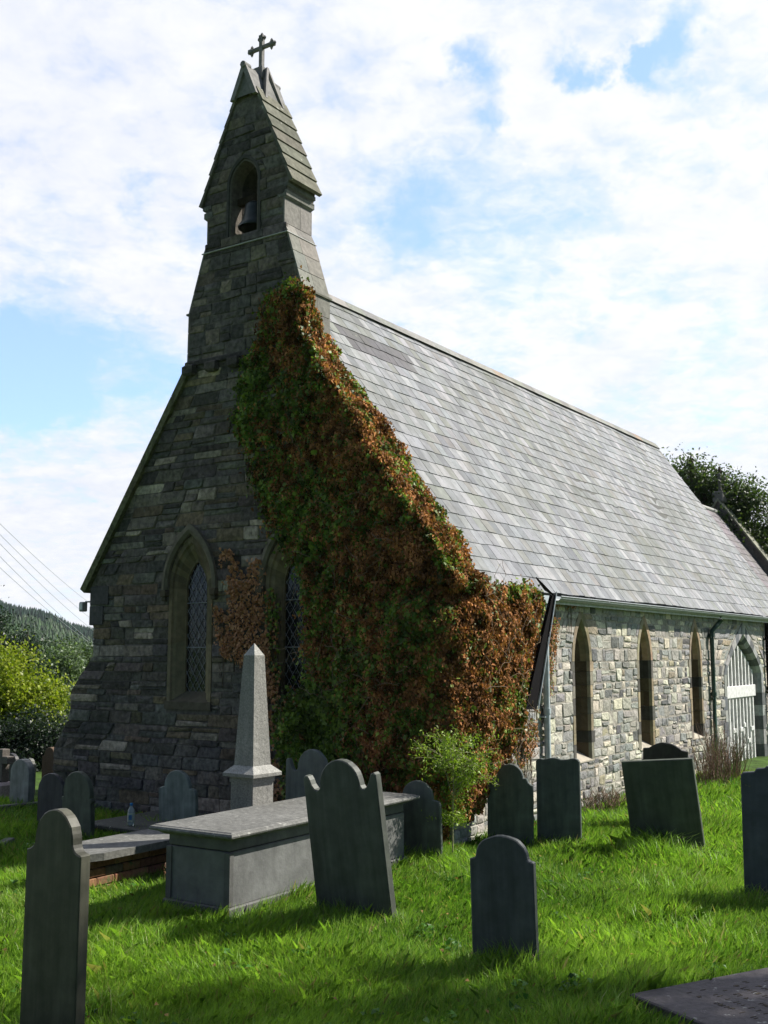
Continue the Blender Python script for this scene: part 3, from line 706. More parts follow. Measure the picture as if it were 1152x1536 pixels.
# ------------------------------------------------------------------ bellcote
def bellcote():
    T = .60
    hwp = [(1.06, 6.362), (1.05, 7.26), (.78, 8.12), (.715, 8.26), (.715, 8.62), (.76, 8.72)]
    op = (VC+.03, .25, 8.22, 9.04, .33)
    rz0, rz1, rh0 = 8.90, 10.72, .70
    outl = [(VC-w, z) for w, z in hwp] + [(VC-.80, 8.9), (VC-.10, 10.60)]; outr = [(2*VC-a, z) for a, z in outl]
    mb = MB(); plate(mb, GM, outl + outr[::-1], [arch_pts(*op)], T, 1)
    def ivf(z):
        iv = [(interp(outl, z), interp(outr, z))]
        if op[2] < z < op[3]+.5: iv = cut(iv, op[0], op[1]+.05 if z < op[3] else arch_x(op[1]+.05, op[4]+.08, z-op[3]))
        return iv
    pal = lambda z: jit((0.088, 0.088, 0.085), .45) if rnd.random() < .7 else jit((0.143, 0.134, 0.111), .35)
    masonry(mb, GM, 6.37, 10.6, ivf, (.10, .24), (.16, .46), pal, gap=.013, proud=(.002, .022), split=.3, rough=.013)
    # dressed right and left faces
    for sg in (-1, 1):
        for (w0, z0), (w1, z1) in zip(hwp[:-1], hwp[1:]):
            n = max(1, int((z1-z0)/.26))
            for i in range(n):
                a0, a1 = i/n, (i+1)/n; k = rnd.uniform(.35, .65); 
                for u0, u1 in ((-.012, T*k), (T*k, T+.012)):
                    q = lambda t, e: (w0+(w1-w0)*t)*1 + e
                    c = jit((.22, .215, .19), .2); v0, v1 = q(a0, .018), q(a1, .018); za, zb = z0+(z1-z0)*a0+.004, z0+(z1-z0)*a1-.004
                    vs = [(u, VC+sg*v, z) for u in (u0+.003, u1-.003) for v, z in ((v0-.03, za), (v0, za), (v1, zb), (v1-.03, zb))]
                    mb.add(vs, [(0, 1, 2, 3), (7, 6, 5, 4), (1, 5, 6, 2), (0, 4, 5, 1), (3, 2, 6, 7)], c, 2)
    # drip lip at the foot of the batter
    for sg in (-1, 1): mb.box(-.015, T+.03, VC+sg*1.06-.03, VC+sg*1.06+.05*(1 if sg > 0 else 1), 7.235, 7.262, (.15, .15, .12), 2)
    # corbels under the bellcote
    for v in (4.16, 3.72, 3.3): mb.box(-.11, .0, v-.10, v+.10, 6.30, 6.46, jit((.07, .07, .065)), 0, bev=.03)
    mb.box(-.05, .0, VC-1.08, VC+1.08, 6.44, 6.52, (.055, .055, .055), 0, bev=.015)
    # moulded opening arch
    rr = [[Vector(GM(a, z, d)) for a, z in arch_pts(op[0], w, op[2], op[3], h, 8)] for w, h, d in ((.32, .42, 0), (.32, .42, -.02), (.28, .365, -.02), (.25, .33, .05))]
    mb.loft(rr, col=(.07, .068, .06), mat=2)
    rr = [[Vector(GM(a, z, d)) for a, z in arch_pts(op[0], w, op[2], op[3], h, 8)] for w, h, d in ((.249, .329, .24), (.13, .17, T-.16), (.13, .17, T-.01), (.30, .36, T-.005))]  # dark ring added to narrow the opening and keep sunlight out
    mb.loft(rr, col=(.05, .048, .045), mat=0)
    b = mb.build('bellcote', [M['dark_stone'], M['mortar_dark'], M['grey_stone']], CH)
    # weathered slab roof
    s = MB(); n = 7; hz0, hz1 = 8.86, 10.42; hv0, hv1 = .86, .20
    for sg in (-1, 1):
        for i in range(n):
            t0, t1 = i/n, (i+1)/n
            v0, z0 = hv0+(hv1-hv0)*t0, hz0+(hz1-hz0)*t0; v1, z1 = hv0+(hv1-hv0)*t1, hz0+(hz1-hz0)*t1
            e = .03
            pr = [(v0+e, z0+.0), (v0-.025, z0-.02), (v1-.03, z1), (v1+.0, z1+.015), ]
            vs = [(u, VC+sg*v, z) for u in (-.03-rnd.uniform(0, .01), T+.05) for v, z in pr]
            s.add(vs, [(0, 1, 2, 3), (7, 6, 5, 4), (0, 4, 5, 1), (3, 7, 4, 0), (1, 5, 6, 2)], jit((.15, .148, .115), .15))
        # cornice under the eaves
        s.box(-.02, T+.02, VC+sg*.70-.07, VC+sg*.70+.09, 8.62, 8.76, (.17, .17, .15), bev=.03); s.box(-.02, T+.02, VC+sg*.72-.07, VC+sg*.72+.10, 8.77, 8.85, (.15, .15, .13), bev=.015)
    s.build('slab_roof', M['bell_stone'], b)
    # saddle stone and gablets
    k = MB(); c = (.21, .205, .195)
    zt, zb, hb = 10.80, 10.34, .22
    vs = [(u, VC+v, z) for u in (-.06, T+.06) for v, z in ((hb, zb), (-hb, zb), (-.03, zt), (.03, zt))]
    k.add(vs, [(0, 1, 2, 3), (7, 6, 5, 4), (0, 3, 7, 4), (1, 5, 6, 2), (3, 2, 6, 7)], c)
    for sg in (-1, 1):      # raised chevron ribs on the front face
        k.add([(u, VC+v, z) for u in (-.10, -.055) for v, z in ((sg*(hb+.03), zb-.04), (sg*(hb-.05), zb-.04), (0-sg*.0, zt-.10), (0, zt+.03), (sg*.03, zt+.02))], [(0, 1, 2, 3, 4), (5, 9, 8, 7, 6), (0, 4, 9, 5), (4, 3, 8, 9), (1, 0, 5, 6), (2, 1, 6, 7)], (.25, .24, .23))
    k.tube([(-.12, VC, zt+.0), (.02, VC, zt+.0)], .05, 8, c); k.tube([(T-.12, VC, zt-.02), (T+.10, VC, zt-.02)], .045, 8, c)
    # side gablets at the middle
    for sg in (-1, 1):
        m_ = T/2; w = .17; zt2 = 10.86; ob = VC+sg*(hb+.02); 
        k.add([(m_-w, ob, zb+.0), (m_+w, ob, zb), (m_, VC+sg*.10, zt2), (m_, VC, zt2), (m_-w, VC, zb), (m_+w, VC, zb)], [(0, 1, 2), (0, 2, 3, 4), (1, 5, 3, 2)], c)
        for s2 in (-1, 1):
            p0, p1 = Vector((m_+s2*w*1.15, ob+sg*.02, zb-.05)), Vector((m_, VC+sg*.11, zt2+.03)); k.tube([p0, p1], .028, 4, (.25, .24, .23), smooth=False)
    k.box(T/2-.09, T/2+.09, VC-.09, VC+.09, 10.7, 10.92, c, bev=.02)
    k.build('saddle_stone', M['grey_stone'], b)
    x = MB(); cross_mesh(x, T/2, VC, 10.75, .72, .25, .030, (.23, .22, .21)); x.build('cross', M['grey_stone'], b)
    l = MB(); l.box(-.045, -.02, VC-.80, VC+.80, 8.10, 8.112); l.box(-.045, T+.03, VC-.815, VC-.801, 8.10, 8.112); l.build('white_line', M['white_mark'], b)
    # bell
    bl = MB(); r = [(.235, 0), (.24, .02), (.205, .07), (.165, .16), (.145, .29), (.135, .35), (.08, .395), (0.001, .40)]
    bl.lathe(r, 24); bl.lathe([(.19, .0), (.16, .06), (.12, .2), (.001, .3)], 24, (.3, .3, .3)); bl.tube([(0, 0, .2), (0, 0, -.02)], .012, 6); 
    bb = bl.build('bell', M['bronze'], b); bb.location = (T/2-.10, VC+.0, 8.40)
    hd = MB(); hd.box(T/2-.16, T/2-.06, VC-.22, VC+.28, 8.79, 8.90, (.5, .45, .4), bev=.01); hd.tube([(T/2, VC-.15, 8.88), (T/2-.08, VC-.12, 9.06)], .02, 6, (2.5, 2.5, 2.4)); hd.build('bell_headstock', M['bark'], b)
bellcote()

# ------------------------------------------------------------------ rainwater goods
def gutter():
    mb = MB(); u = 2.95
    while u < 16.7:
        e = min(u+1.8, 16.75); prof = [(-.20 - .06*math.cos(t), 3.10 - .06*math.sin(t)) for t in np.linspace(0, PI, 8)]
        a, b = [Vector((u, y, z)) for y, z in prof], [Vector((e, y, z)) for y, z in prof]; mb.loft([a, b])
        a2, b2 = [Vector((u, y, z-.005)) for y, z in prof], [Vector((e, y, z-.005)) for y, z in prof]; mb.loft([a2, b2])
        pr = [(-.20 - .068*math.cos(t), 3.10 - .068*math.sin(t)) for t in np.linspace(0, PI, 8)]
        mb.loft([[Vector((e-.06, y, z)) for y, z in pr], [Vector((e, y, z)) for y, z in pr]]); mb.tube([(u, -.26, 3.10), (e, -.26, 3.10)], .010, 5, (1, 1, 1)); u = e
    mb.build('gutter', M['gutter'], CH)
    f = MB(); f.box(.7, 16.7, -.13, -.10, 3.0, 3.11, (1, 1, 1)); f.build('fascia', M['pipe_pale'], CH)
gutter()
def downpipe(u, mat, top=True, z0=-.1):
    mb = MB(); r = .045
    mb.tube([(u+.22, -.20, 3.06), (u+.22, -.20, 2.96), (u+.12, -.15, 2.86), (u, -.075, 2.74), (u, -.07, 2.6), (u, -.07, z0)] if top else [(u, -.07, 3.0), (u, -.07, z0)], r, 12)
    for z in (2.66, 1.5, .4): mb.tube([(u, -.07, z-.035), (u, -.07, z+.035)], r+.012, 12)
    p = mb.build('downpipe', mat, CH)
    for z in (2.62, 1.42):
        k = MB(); k.box(u-.085, u+.085, -.085, -.0, z-.012, z+.012, bev=.003); k.build('bracket', mat, p)
downpipe(2.82, M['pipe_pale'], False); downpipe(10.46, M['iron_green']); downpipe(14.62, M['black'], False)
hg = MB()
p0 = Vector((*[on_v(831, 893, -.42)[0]], -.42, on_v(831, 893, -.42)[1])); p1 = Vector((on_v(797, 1064, -.42)[0], -.42, on_v(797, 1064, -.42)[1]))
ax = (p1-p0); side = Vector((.10, -.03, 0)); dn = Vector((.01, .05, 0))
hg.add([p0-side*.3, p0+side*.3, p1+side, p1-side, p0-side*.3+dn, p0+side*.3+dn, p1+side+dn, p1-side+dn], [(0, 1, 2, 3), (7, 6, 5, 4), (0, 4, 5, 1), (1, 5, 6, 2), (2, 6, 7, 3), (3, 7, 4, 0)])
q = Vector((p0.x+.02, p0.y, p0.z)); hg.add([q, q+Vector((-.30, .12, .24)), q+Vector((-.02, .12, .08)), q+Vector((0, .02, 0)), q+Vector((-.3, .14, .23)), q+Vector((-.02, .14, .07))], [(0, 1, 2), (5, 4, 3), (0, 3, 4, 1), (1, 4, 5, 2)])
ho = hg.build('hanging_fascia', M['black'], CH)
hw_ = MB(); hw_.tube([p0+side*.35+Vector((.01, -.01, .05)), p1+side*1.1+Vector((.0, -.01, 0))], .009, 6); hw_.build('edge_trim', M['pipe_pale'], ho)
# flood lamp on a bracket
lv, lz = on_u(132, 902, 0)
lm = MB(); lm.tube([(.1, 6.15, lz), (.1, 6.40, lz)], .014, 6); lm.box(.08, .12, 6.1, 6.2, lz-.035, lz+.03)
lo = lm.build('wall_lamp', M['grey_paint'], CH)
lm = MB(); lm.box(.05, .13, 6.39, 6.48, lz-.15, lz+.0, bev=.01); lm.build('lamp_head', M['grey_paint'], lo)
lm = MB(); lm.box(.036, .0485, 6.40, 6.47, lz-.12, lz-.02); lm.build('lamp_glass', M['white_paint'], lo)
sw = MB()
for i in range(7): sw.tube([(.1, 6.16, lz+.05+.03*i), (.1+rnd.uniform(-.03, .03), 6.30+rnd.uniform(-.04, .04), lz+.09+.035*i)], .0025, 4)
sw.build('bird_spikes', M['gutter'], CH)

# ------------------------------------------------------------------ graves
def bevel_prism(name, outline, thick, mat, parent=None, bev=.01, col=(1, 1, 1)):
    """outline (x,z) extruded from y=0 to y=thick, rim chamfered"""
    pts = [Vector((x, z)) for x, z in outline]; n = len(pts)
    area = sum(pts[i].x*pts[(i+1) % n].y - pts[(i+1) % n].x*pts[i].y for i in range(n))
    if area < 0: pts.reverse()
    def off(d):
        out = []
        for i in range(n):
            a, b, c = pts[i-1], pts[i], pts[(i+1) % n]; e1 = (b-a).normalized(); e2 = (c-b).normalized()
            n1, n2 = Vector((-e1.y, e1.x)), Vector((-e2.y, e2.x)); m_ = (n1+n2)
            if m_.length < 1e-4: m_ = n1.copy()
            m_.normalize(); k = max(.45, m_.dot(n1)); out.append(b + m_*d/k)
        return out
    inn = off(bev); mb = MB()
    rings = [[Vector((p.x, 0, p.y)) for p in inn], [Vector((p.x, bev, p.y)) for p in pts], [Vector((p.x, thick-bev, p.y)) for p in pts], [Vector((p.x, thick, p.y)) for p in inn]]
    mb.loft(rings, True, col); mb.face(rings[0], col); mb.face(list(reversed(rings[3])), col)
    return mb.build(name, mat, parent)
def profile(kind, w, H):
    h = w/2; P = []
    arc = lambda cx, cz, r, a0, a1, n=14, ry=None: [(cx + r*math.cos(math.radians(a0+(a1-a0)*i/n)), cz + (ry or r)*math.sin(math.radians(a0+(a1-a0)*i/n))) for i in range(n+1)]
    if kind == 'round': top = arc(0, H-h*.95, h, 0, 180, 20, h*.95)
    elif kind == 'shoulder':      # high round head between short shoulders
        s = .34*w; hh = H-s*1.0; top = [(h, hh-.10*w), (h-.035*w, hh-.03*w), (s+.03*w, hh)] + arc(0, hh, s, 0, 180, 18) + [(-s-.03*w, hh), (-h+.035*w, hh-.03*w), (-h, hh-.10*w)]
    elif kind == 'step':          # round head, hollow shoulders, square ears
        s = .29*w; hh = H-s; top = [(h, hh-.15*w), (h-.04*w, hh-.13*w), (h-.10*w, hh-.08*w), (h-.13*w, hh), (s, hh)] + arc(0, hh, s, 0, 180, 18) + [(-s, hh), (-h+.13*w, hh), (-h+.10*w, hh-.08*w), (-h+.04*w, hh-.13*w), (-h, hh-.15*w)]
    elif kind in ('ogee', 'ogee_low'):          # bell shaped head running out to square corners
        drop = .34*w if kind == 'ogee_low' else .50*w; dw = .40*w if kind == 'ogee_low' else .34*w
        hh = H-drop; dome = drop*(.82 if kind == 'ogee_low' else .72); R = [(h-.03*w, hh)]
        for t in np.linspace(0, 1, 7)[1:-1]:          # hollow neck
            R.append((h-.03*w - (h-.03*w-dw)*math.sin(t*PI/2), hh + (drop-dome)*(1-math.cos(t*PI/2))))
        R += [(dw*math.cos(t), H-dome + dome*math.sin(t)) for t in np.linspace(0, PI/2, 14)]
        top = [(h, hh-.015*w)] + R + [(-a, b) for a, b in reversed(R[:-1])] + [(-h, hh-.015*w)]
    elif kind == 'eared':         # round head, deep hollows, small round ears
        R = [(h, H-.24*w), (h-.005*w, H-.18*w), (h-.03*w, H-.155*w), (h-.065*w, H-.165*w), (h-.09*w, H-.205*w), (h-.11*w, H-.26*w), (h-.14*w, H-.305*w), (h-.175*w, H-.325*w), (h-.205*w, H-.32*w)]
        R += arc(0, H-.29*w, .275*w, 0, 90, 12, .29*w)
        top = R + [(-a, b) for a, b in reversed(R[:-1])]
    elif kind == 'flat': top = [(h, H), (-h, H)]
    elif kind == 'seg': top = [(h, H-.16*w)] + arc(0, H-.55*w, .55*w, 48, 132, 14) + [(-h, H-.16*w)]
    elif kind == 'wave': 
        top = [(h, H-.07*w), (h-.03*w, H-.025*w), (h-.1*w, H)] + [(x*w, H - .035*w*(1-math.cos((x-.36)*14))/2*1.0) for x in np.linspace(.32, -.32, 15)] + [(-h+.1*w, H-.02*w), (-h+.03*w, H-.05*w), (-h, H-.09*w)]
    elif kind == 'notch': top = [(h, H), (-h+.36*w, H), (-h+.33*w, H-.03*w), (-h+.22*w, H-.04*w), (-h+.19*w, H-.09*w), (-h+.03*w, H-.11*w), (-h, H-.15*w)]
    elif kind == 'scroll':        # full round with one hollow and ear low at each side
        e = .06*w; R = arc(h-e, H-.62*w, e, -60, 150, 8) + [(h-2.1*e, H-.60*w)] + arc(0, H-.47*w, .44*w, -12, 90, 16, .47*w)
        top = R + [(-a, b) for a, b in reversed(R[:-1])]
    return [(-h, -.35), (h, -.35)] + [(x+rnd.uniform(-.0022, .0022), z+rnd.uniform(-.0022, .0022)) for x, z in top]
STONES = []
def headstone(pl, pr, ptop, pbase, kind, label, rot=0, lean=0, back=0, thick=.075, mat='slate_stone', col=(.05, .055, .055), name='headstone', cat='headstone', group=None, H=None, yb=None):
    """front face between photo columns pl..pr at its foot, top at row ptop"""
    A = ground((pl+pr)/2, pbase); ang = -YAW + math.radians(rot)
    dx, dy = math.cos(ang), math.sin(ang)
    def wfor(tx):   # signed distance along the face to photo column tx
        k = (tx-576)/F; s, c_ = math.sin(PITCH), math.cos(PITCH); hz = (A.z-HC)*s
        return (k*(A.y*c_+hz) - A.x)/(dx - k*dy*c_)
    w = wfor(pr) - wfor(pl); mid = (wfor(pr)+wfor(pl))/2
    B = Vector((A.x+dx*mid, A.y+dy*mid, A.z))
    top = P3((pl+pr)/2, ptop, B.y).z; h = H or (top-B.z)/max(.8, math.cos(math.radians(lean))*math.cos(math.radians(back)))
    w = w/max(.8, math.cos(math.radians(lean)))
    o = bevel_prism(name, profile(kind, w, h), thick, M[mat], None, .008, col)
    o.rotation_mode = 'XYZ'
    o.matrix_world = Matrix.Translation(B) @ Matrix.Rotation(ang, 4, 'Z') @ Matrix.Rotation(math.radians(lean), 4, 'Y') @ Matrix.Rotation(math.radians(back), 4, 'X')
    tag(o, label, cat, group)
    STONES.append((B.x, B.y, ang, w, thick))
    return o
GR = 'slate headstones standing in the grass'
headstone(27, 110, 1214, 1580, 'ogee', 'tall dark headstone with a bell shaped head in the near left corner', thick=.09, group=GR, col=(0.028, 0.028, 0.022))
headstone(478, 590, 1140, 1392, 'eared', 'large leaning headstone with two small ears in front of the chest tomb', lean=-5.5, back=4, group=GR, thick=.085, col=(0.028, 0.032, 0.030))
headstone(709, 806, 1254, 1462, 'ogee_low', 'small dark headstone with rounded head alone in the near grass right of centre', lean=-1.2, rot=4, group=GR, thick=.06, col=(0.026, 0.030, 0.032))
headstone(731, 800, 1146, 1272, 'step', 'grey slate headstone with round head and stepped shoulders next to the thin sapling', rot=14, lean=.5, group=GR, thick=.05, col=(0.034, 0.042, 0.045))
headstone(806, 872, 1137, 1272, 'wave', 'grey slate headstone with a nearly flat wavy top in front of the pale pipe', rot=12, group=GR, thick=.06, col=(0.034, 0.042, 0.045))
headstone(950, 1058, 1140, 1280, 'flat', 'wide square topped headstone leaning sideways with long grass at its foot', lean=-5, back=5, rot=8, group=GR, thick=.09, col=(0.028, 0.034, 0.028))
headstone(962, 1030, 1114, 1240, 'seg', 'black headstone showing only its curved top behind the wide square topped one', rot=10, lean=3, group=GR, thick=.07, col=(0.014, 0.014, 0.015))
headstone(1117, 1230, 1150, 1362, 'notch', 'dark headstone with yellow lichen spots and a notched top at the right edge', rot=4, lean=.6, group=GR, mat='slate_lichen', thick=.07, col=(0.028, 0.032, 0.038))
headstone(594, 662, 1171, 1292, 'shoulder', 'low grey headstone with round head and ears at the foot of the ivy', lean=-1.5, group=GR, thick=.05, col=(0.037, 0.045, 0.045))
headstone(426, 506, 1124, 1290, 'eared', 'grey headstone with round head rising between the obelisk and the large leaning headstone', rot=-2, lean=.5, group=GR, thick=.06, col=(0.037, 0.046, 0.048))
headstone(238, 294, 1155, 1250, 'shoulder', 'pale grey shouldered headstone against the dark wall behind the chest tomb', rot=2, back=3, group=GR, thick=.06, col=(0.080, 0.096, 0.092))
headstone(91, 137, 1157, 1260, 'scroll', 'greenish headstone with a small curled ear, right of the near black one', back=2, group=GR, thick=.07, col=(0.034, 0.040, 0.031))
headstone(54, 92, 1160, 1248, 'round', 'almost black round headstone just left of the greenish one with a curled ear', group=GR, thick=.06, col=(0.017, 0.017, 0.020))
headstone(13, 41, 1139, 1213, 'round', 'light grey round topped headstone standing in the sunlit grass at the left edge', group=GR, thick=.12, col=(0.096, 0.100, 0.100))
headstone(34, 47, 1138, 1191, 'shoulder', 'thin grey headstone partly hidden behind the light grey round topped one', group=GR, thick=.08, col=(0.056, 0.059, 0.059))
headstone(3, 22, 1130, 1184, 'round', 'black round topped headstone at the far left beside the stone cross', group=GR, thick=.08, col=(0.012, 0.012, 0.015))
headstone(61, 82, 1121, 1185, 'ogee', 'brown sandstone headstone with a pointed wavy top beside the church corner', rot=10, group=GR, thick=.1, mat='granite', col=(0.128, 0.084, 0.056))
# stone cross on a block, at the far left
def grave_cross():
    B = ground(-3, 1196); t = empty('grave_cross', B, -YAW); tag(t, 'stone grave cross on a rough pinkish block at the far left edge', 'grave cross')
    b = MB(); b.box(-.18, .22, -.13, .2, -.1, .24, (.30, .25, .24), bev=.04); b.build('base_block', M['granite'], t)
    b = MB(); b.box(-.05, .09, -.02, .12, .24, .76, (.13, .115, .10), bev=.01); b.box(-.17, .21, -.018, .118, .53, .65, (.13, .115, .10), bev=.01); b.build('cross', M['granite'], t)
grave_cross()

def chest_tomb():
    A = ground(343, 1390); ang = -YAW+math.radians(1)
    # local frame: x along the short front (towards the right), y along the long side away
    k = lambda p, q: None
    dx, dy = math.cos(ang), math.sin(ang)
    def dist(tx, ddx, ddy):
        kk = (tx-576)/F; return (kk*(A.y*math.cos(PITCH)+(A.z-HC)*math.sin(PITCH)) - A.x)/(ddx - kk*ddy*math.cos(PITCH))
    w = -dist(250, dx, dy); l = dist(606, -dy, dx)
    htop = P3(343, 1246, A.y).z - A.z
    t = empty('chest_tomb', A, ang); tag(t, 'grey stone chest tomb with moulded lid and sunlit long side in the grass', 'tomb')
    z0 = -.1; zl = htop
    b = MB(); b.box(-w-.03, .03, -.03, l+.03, z0, .155, (.11, .11, .105), bev=.012); b.build('plinth', M['tomb_panel'], t)
    b = MB(); b.box(-w, 0, 0, l, .155, zl-.19, (.15, .152, .147), bev=.004); b.build('body', M['tomb_panel'], t)
    b = MB(); b.box(-w+.005, -.005, .005, l-.005, zl-.182, zl-.085, (.12, .12, .115), bev=.008); b.box(-w+.02, -.02, .02, l-.02, zl-.19, zl-.182, (.03, .03, .03)); b.build('frieze', M['tomb_panel'], t)
    # pilaster strips at the corners of the front
    for x0, x1 in ((-w-.012, -w+.05), (-.055, .010)):
        b = MB(); b.box(x0, x1, -.012, .04, .157, zl-.192, (.11, .11, .105), bev=.006); b.build('corner_strip', M['tomb_panel'], t)
    b = MB(); e = .13; prof = [(e-.10, zl-.085), (e-.06, zl-.06), (e-.005, zl-.045), (e, zl-.03), (e-.01, zl-.012), (e-.03, zl-.008), (e-.04, zl)]
    rings = [[Vector((x, y, z)) for x, y in ((-w-d, -d), (d, -d), (d, l+d), (-w-d, l+d))] for d, z in prof]
    b.loft(rings, True, (.15, .15, .14)); b.face(rings[-1], (.15, .15, .14)); b.face(rings[0], (.1, .1, .1)); b.build('lid', M['tomb_lid'], t)
    STONES.append((A.x - dx*w/2 - dy*l/2, A.y - dy*w/2 + dx*l/2, ang, w+.1, -(l+.1)))
    return A, w, l, ang
TOMB = chest_tomb()

def block_from_px(fl, fr, back_px, zt):
    pass
def brick_tomb():
    # front right run: from (133,1322) to beyond the chest tomb; long axis follows the church side
    A = ground(131, 1347); ang = -YAW; dx, dy = math.cos(ang), math.sin(ang)
    L_, W_ = 2.0, .50
    zt = P3(131, 1281, A.y).z - A.z + .01
    t = empty('brick_tomb', A, ang); tag(t, 'low brick tomb with weathered grey slab just left of the chest tomb', 'tomb')
    # right hand long face starts at local (0,0) and runs to +y
    b = MB(); hb = zt-.075; rows = 4; h = hb/rows
    b.box(-W_+.03, -.03, .03, L_-.03, -.1, hb-.01, (.02, .018, .015))
    for r in range(-1, rows):
        y = -(.11 if r % 2 else 0)
        while y < L_:
            y1 = min(L_, y+.225)-.008; y0 = max(0, y)+.004
            if y1-y0 > .03:
                c = jit((.27, .135, .08), .3, .08) if rnd.random() < .8 else jit((.16, .12, .085), .3); p = rnd.uniform(-.006, .006)
                b.box(-.10, .0+p, y0, y1, r*h+.006, (r+1)*h-.006, c, bev=.006)
            y += .225
        x = -W_-(.11 if r % 2 else 0)
        while x < -.1:
            x1 = min(-.1, x+.225)-.008; x0 = max(-W_, x)+.004
            if x1-x0 > .03: b.box(x0, x1, rnd.uniform(-.005, .005), .1, r*h+.006, (r+1)*h-.006, jit((.24, .11, .055), .3), bev=.006)
            x += .225
    b.build('brick_base', M['brick'], t)
    b = MB(); o = [(.10, .10), (.04, -.08), (-W_-.10, -.10), (-W_-.10, L_+.08), (.10, L_+.08)]
    rr = [[Vector((x, y, z)) for x, y in o] for z in (hb, hb+.07)]; b.loft(rr, True, (.14, .14, .125)); b.face(rr[1], (.14, .14, .13)); b.face(rr[0], (.1, .1, .1)); b.build('slab', M['tomb_lid'], t)
    STONES.append((A.x-dx*W_/2-dy*L_/2, A.y-dy*W_/2+dx*L_/2, ang, W_, -L_))
brick_tomb()
def low_tomb():
    A = ground(200, 1262); ang = -YAW
    t = empty('low_tomb', A, ang); tag(t, 'low dark stone slab tomb by the church wall with a plastic bottle on it', 'tomb')
    z = P3(205, 1240, A.y+.2).z - A.z
    b = MB(); b.box(-.85, .12, .05, 1.9, -.1, z-.06, (.05, .05, .048), bev=.02); b.build('base', M['dark_stone'], t)
    b = MB(); b.box(-.95, .22, 0, 2.0, z-.06, z, (.075, .08, .07), bev=.012); b.build('slab', M['tomb_lid'], t)
    p = P3(196, 1243, A.y+.30); p.z = A.z+z
    bt = empty('plastic_bottle', p); tag(bt, 'clear plastic bottle with blue cap and label standing on the low slab tomb', 'bottle')
    m_ = MB(); m_.lathe([(.001, 0), (.040, .002), (.043, .012), (.043, .15), (.040, .19), (.022, .225), (.016, .235), (.016, .25)], 18); m_.build('bottle_body', M['bottle'], bt)
    m_ = MB(); m_.lathe([(.0445, .05), (.0448, .052), (.0448, .155), (.0445, .157)], 18); m_.build('label', plain_mat('bottle label', (.62, .70, .55), .5), bt)
    m_ = MB()
    m_.box(-.022, .022, -.0462, -.0445, .075, .135); m_.build('label_mark', plain_mat('label blue', (.12, .30, .55), .5), bt)
    m_ = MB(); m_.lathe([(.019, .245), (.020, .247), (.020, .272), (.018, .276), (.001, .277)], 14); m_.build('cap', plain_mat('blue cap', (.03, .30, .65), .4), bt)
low_tomb()

def obelisk():
    A = ground(376, 1318); Y = A.y
    ang = -YAW+math.radians(-2); s = F/(A.y*1.0)
    z = lambda py: P3(376, py, Y).z
    g = gz(A.x, A.y); t = empty('obelisk', (A.x, A.y, g), ang); tag(t, 'pale granite obelisk on a square pedestal in front of the brown dead creeper', 'monument')
    px = Y/F     # metres per photo pixel here
    def sq(mb, h0, z0, h1, z1, col):
        vs = [(x*h, y*h, zz) for h, zz in ((h0, z0), (h1, z1)) for x, y in ((-1, -1), (1, -1), (1, 1), (-1, 1))]
        mb.add(vs, [(3, 2, 1, 0), (4, 5, 6, 7), (0, 1, 5, 4), (1, 2, 6, 5), (2, 3, 7, 6), (3, 0, 4, 7)], col)
    col = (.235, .23, .21); k = px/1.38/1.0     # projected width of a rotated square is ~1.38 sides
    q = lambda wpx: wpx*k/2
    m_ = MB(); sq(m_, q(52), z(1147)-g, q(30), z(983)-g, col); m_.build('shaft', M['granite'], t)
    m_ = MB(); sq(m_, q(30), z(983)-g, .002, z(965)-g, (.33, .325, .30)); m_.build('tip', M['granite'], t)
    m_ = MB(); sq(m_, q(84), z(1163)-g, q(84), z(1158)-g, col); sq(m_, q(84), z(1158)-g, q(52), z(1147)-g, (.34, .335, .31)); m_.build('moulding', M['granite'], t)
    m_ = MB(); sq(m_, q(64), z(1172)-g, q(64), z(1163)-g, col); sq(m_, q(60), z(1240)-g, q(60), z(1172)-g, col); m_.build('pedestal', M['granite'], t)
    m_ = MB(); sq(m_, q(78), -.1, q(78), z(1240)-g, col); m_.build('plinth', M['granite'], t)
    STONES.append((A.x, A.y-.2, ang, .6, .5))
obelisk()

